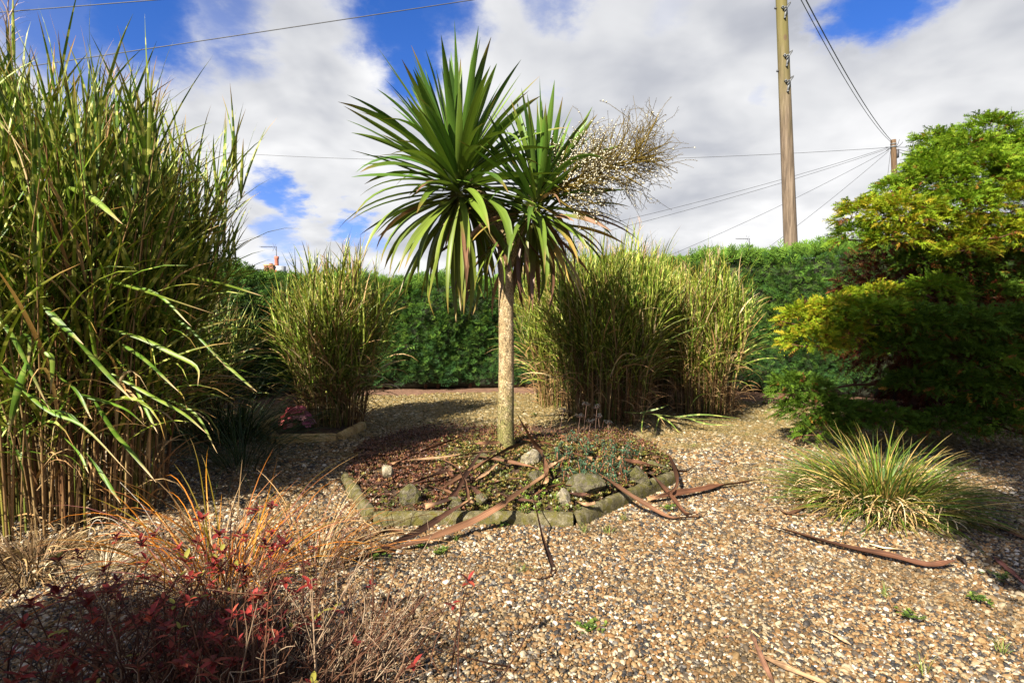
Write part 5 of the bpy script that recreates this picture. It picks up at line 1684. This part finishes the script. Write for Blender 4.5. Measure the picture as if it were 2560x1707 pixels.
# ------------------------------------------------------------------ houses behind the hedge
def house(label, cx, cy, wd, dp, wall_h, ridge_h):
    e = empty('bungalow', (cx, cy, 0), label, 'house')
    b = Bag(); box(b, (cx, cy, wall_h / 2), (wd, dp, wall_h)); b.obj('wall', M_render, e)
    b = Bag()
    x0, x1, y0, y1 = cx - wd / 2 - .3, cx + wd / 2 + .3, cy - dp / 2 - .35, cy + dp / 2 + .35
    z0, z1 = wall_h + .01, ridge_h
    V = [(x0, y0, z0), (x1, y0, z0), (x1, y1, z0), (x0, y1, z0), (x0, cy, z1), (x1, cy, z1)]
    b.add(V, [(0, 4, 3), (1, 2, 5)], [(0, 1, 5, 4), (2, 3, 4, 5), (0, 3, 2, 1)])
    rf = b.obj('roof', M_tile, e, smooth=False)
    b = Bag(); box(b, (cx, y0 + .02, z0 - .08), (wd + .6, .05, .2)); b.obj('fascia', M_render, e)
    for k in (-.3, .28):
        b = Bag(); box(b, (cx + wd * k, cy - dp / 2 - .02, 1.5), (1.6, .08, 1.2)); wn_ = b.obj('window', M_render, e)
        b = Bag(); box(b, (cx + wd * k, cy - dp / 2 - .05, 1.5), (1.42, .06, 1.02)); p_ = b.obj('pane', M_glass, wn_)
        p_.matrix_parent_inverse = Matrix()
    b = Bag(); box(b, (cx, cy - dp / 2 - .03, 1.05), (.95, .09, 2.05)); b.obj('door', M_terra, e)
    return e, rf
YH = 35.0
h1c = at(672, 676, YH)
h1, rf1 = house('white bungalow with red brick chimney behind the left hedge', h1c.x - 2.0, YH, 9.0, 7.0, 2.5, at(672, 690, YH).z)
def aerial(parent_e, p, mast, boom, right=False):
    b = Bag()
    tube(b, [p, p + Vector((0, 0, mast))], [.025, .02], 6)
    s = 1 if right else -1
    t0 = p + Vector((0, 0, mast - .05))
    tube(b, [t0, t0 + Vector((s * boom, 0, .04))], [.014, .012], 5)
    for k in range(9):
        q = t0 + Vector((s * boom * (.25 + .08 * k), 0, .02))
        tube(b, [q + Vector((0, -.11, 0)), q + Vector((0, .11, 0))], [.007, .007], 4)
        tube(b, [q + Vector((0, 0, -.05)), q + Vector((0, 0, .05))], [.006, .006], 4)
    q = t0 + Vector((s * .12, 0, 0))
    tube(b, [q + Vector((-.10, 0, .26)), q, q + Vector((-.10, 0, -.24))], [.008, .008, .008], 4)
    tube(b, [q + Vector((.10, 0, .20)), q, q + Vector((.10, 0, -.20))], [.008, .008, .008], 4)
    return b.obj('aerial', M_wire, parent_e)
# chimney with courses of brick
ch0 = at(665, 690, YH - 1.0); ch1 = at(687, 665, YH - 1.0)
cxm = (ch0.x + ch1.x) / 2; cw = ch1.x - ch0.x; zt = ch1.z; zb = ch0.z - .7
b = Bag(); box(b, (cxm, YH - 1.0, (zb + zt) / 2), (cw - .02, .5, zt - zb)); chim = b.obj('chimney', M_mortar, h1)
nc = int((zt - zb) / .075)
for r_ in range(nc):
    z = zb + (r_ + .5) * .075
    off = .115 if r_ % 2 else 0.0
    x = -cw / 2 + .0
    xs_ = np.arange(-cw / 2 - off, cw / 2, .23)
    for x in xs_:
        a_, b_ = max(x, -cw / 2) + .005, min(x + .22, cw / 2) - .005
        if b_ - a_ < .04: continue
        bb = Bag(); box(bb, (cxm + (a_ + b_) / 2, YH - 1.0, z), (b_ - a_, .53, .064))
        br = bb.obj('brick', M_brick, chim, smooth=False); br.matrix_parent_inverse = Matrix()
bb = Bag(); box(bb, (cxm, YH - 1.0, zt + .03), (cw + .06, .58, .06)); q_ = bb.obj('chimney_cap', M_tankerb, chim); q_.matrix_parent_inverse = Matrix()
for px, pt, rad in ((677.5, 659, .13), (691.5, 641, .14)):
    p = at(px, pt, YH - 1.0)
    zl = zt + .05 if px < 685 else zt - .4
    bb = Bag()
    H_ = p.z - zl
    tube(bb, [(p.x, p.y, zl), (p.x, p.y, zl + H_ * .15), (p.x, p.y, zl + H_ * .2), (p.x, p.y, zl + H_ * .8), (p.x, p.y, zl + H_ * .85), (p.x, p.y, p.z)], [rad, rad, rad * .88, rad * .8, rad * .95, rad * .95], 14)
    q_ = bb.obj('chimney_pot', M_terra, chim); q_.matrix_parent_inverse = Matrix()
bb = Bag(); box(bb, (at(692, 700, YH - 1).x + .18, YH - .9, zt - .45), (.5, .45, .9)); bb.obj('chimney_side_flue', M_cap, h1)
aerial(h1, at(691.5, 664, YH - 1.0), at(691, 616, YH - 1).z - at(691, 664, YH - 1).z, 1.0)
h2c = at(1872, 615, YH)
h2, rf2 = house('bungalow hidden behind the right hedge with only its television aerial showing', h2c.x + 1.0, YH + 3, 9.0, 7.0, 2.7, h2c.z - .75)
aerial(h2, at(1873, 640, YH + 1.5), at(1873, 596, YH + 1.5).z - at(1873, 640, YH + 1.5).z, .9)

# ------------------------------------------------------------------ leafy trees: one beyond the left hedge, others unseen, added for their shade
def leafy(name, label, cat, c, trunk_h, lobes, nleaf, leaf, pal, seed, trunk_r=.1):
    global rng
    keep = rng; rng = np.random.default_rng(seed)
    e = empty(name, (c[0], c[1], 0), label, cat)
    b = Bag()
    tube(b, smooth_path([(c[0], c[1], -.1), (c[0] + .04, c[1], trunk_h * .5), (c[0], c[1] + .03, trunk_h)], 12), np.linspace(trunk_r, trunk_r * .55, 12), 9, (.14, .10, .07))
    b.obj('trunk', M_twig, e)
    bag = Bag()
    tot = sum(l[3] * l[4] * l[5] for l in lobes)
    for (x, y, z, rx, ry, rz) in lobes:
        b = Bag()
        tube(b, smooth_path([(c[0], c[1], trunk_h * .85), ((c[0] + x) / 2, (c[1] + y) / 2, (trunk_h + z) / 2 + .1), (x, y, z)], 8), np.linspace(trunk_r * .5, .015, 8), 6, (.14, .10, .07))
        b.obj('limb', M_twig, e)
        n = int(nleaf * rx * ry * rz / tot)
        u = rng.normal(0, 1, (n, 3)); u /= np.linalg.norm(u, axis=1)[:, None]
        f = rng.random(n) ** .45 * (1 + .2 * np.sin(u[:, 0] * 6 + x) * np.sin(u[:, 2] * 5 + y))
        P = np.array([x, y, z]) + u * np.array([rx, ry, rz]) * f[:, None]
        d = u + rng.normal(0, .6, (n, 3)) + np.array([0, 0, -.2]); d /= np.linalg.norm(d, axis=1)[:, None]
        sd = np.cross(d, rng.normal(0, 1, (n, 3))); sd /= np.linalg.norm(sd, axis=1)[:, None]
        L = (leaf * rng.uniform(.7, 1.3, n))[:, None]
        V = np.stack([P, P + d * L * .5 + sd * L * .28, P + d * L, P + d * L * .5 - sd * L * .28], 1)
        col = pick(pal, n)
        bag.add(V, None, np.arange(n * 4).reshape(-1, 4), np.repeat(col, 4, 0))
    bag.obj('crown', M_hedge, e, 'stuff')
    rng = keep
p = at(555, 645, 18.0)
leafy('dark_tree', 'dark tree top showing above the left end of the hedge', 'tree', (p.x, p.y), 2.4,
      [(p.x, p.y, p.z - .25, .5, .5, .42), (p.x - .7, p.y, p.z - .5, .7, .6, .5), (p.x + .35, p.y, p.z - .7, .45, .5, .4), (p.x - .2, p.y, p.z - 1.0, 1.0, .8, .6)], 6000, .12, [(.03, .04, .02), (.05, .05, .03), (.025, .03, .015)], 150)
def toward_sun(P, dist):
    h = Vector((sund.x, sund.y, 0)).length
    return Vector(P) + sund * (dist / h)
# unseen tree added on the left, crown placed to darken the grass corner
s0 = [toward_sun(q, d) for q, d in [((-3.5, 6.1, .6), 4.3), ((-3.9, 6.9, .8), 4.6), ((-4.3, 7.6, 1.0), 5.0), ((-3.2, 5.4, .2), 4.0), ((-4.6, 7.4, 1.6), 4.8), ((-3.9, 6.0, 1.3), 4.2), ((-4.3, 8.4, 1.2), 5.6), ((-3.6, 6.5, 0), 4.4)]]
leafy('unseen_side_tree', 'unseen leafy tree added left of the huge zebra grass to shade the corner', 'tree', (-6.2, 3.0), 2.6,
      [(q.x, q.y, q.z, .52, .55, .45) for q in s0], 26000, .085, [(.05, .09, .02), (.07, .11, .03)], 153, .12)
# unseen tree and shrub added near the camera, crowns shaped for their shade
s1 = [toward_sun(q, d) for q, d in [((4.3, 5.8, .35), 8.7), ((4.9, 5.9, .9), 9.2), ((3.7, 5.7, .55), 8.4), ((4.4, 5.2, .1), 8.0), ((5.4, 5.6, .5), 9.2), ((3.85, 5.75, 1.1), 8.6), ((4.35, 5.8, 1.25), 8.9), ((4.9, 5.8, 1.25), 9.1), ((3.75, 5.6, .2), 8.2), ((3.5, 3.55, .0), 6.2), ((4.2, 3.9, .0), 7.0)]]
s1b = [toward_sun(q, d) for q, d in [((3.05, 3.60, 0), 6.0), ((2.85, 3.15, 0), 5.5), ((2.75, 2.75, 0), 5.0)]]
leafy('unseen_shade_tree', 'unseen leafy tree added behind the camera to cast shade to the right', 'tree', (1.6, -2.4), 3.6,
      [(q.x, q.y, q.z, .55, .6, .42) for q in s1] + [(q.x, q.y, q.z, .30, .34, .25) for q in s1b], 30000, .09, [(.05, .09, .02), (.07, .11, .03)], 151, .13)
s2 = [toward_sun(q, d) for q, d in [((-1.75, 1.75, .05), 2.3), ((-1.30, 1.62, .05), 2.2), ((-2.3, 1.9, .1), 2.6), ((-1.55, 1.35, 0), 2.1), ((-.95, 1.5, 0), 2.0), ((-2.0, 2.15, 0), 2.7), ((-1.1, 1.75, .05), 2.3), ((-2.2, 1.6, 0), 2.3), ((-.7, 1.3, 0), 1.9), ((-1.55, 2.0, 0.1), 2.5)]]
leafy('unseen_shade_shrub', 'unseen rounded shrub added beside the camera to shade the red shrub', 'shrub', (-2.6, -.5), .9,
      [(q.x, q.y, q.z, .44, .42, .27) for q in s2], 34000, .075, [(.05, .09, .02), (.07, .11, .03)], 152, .05)
print('pebbles', NPEB)
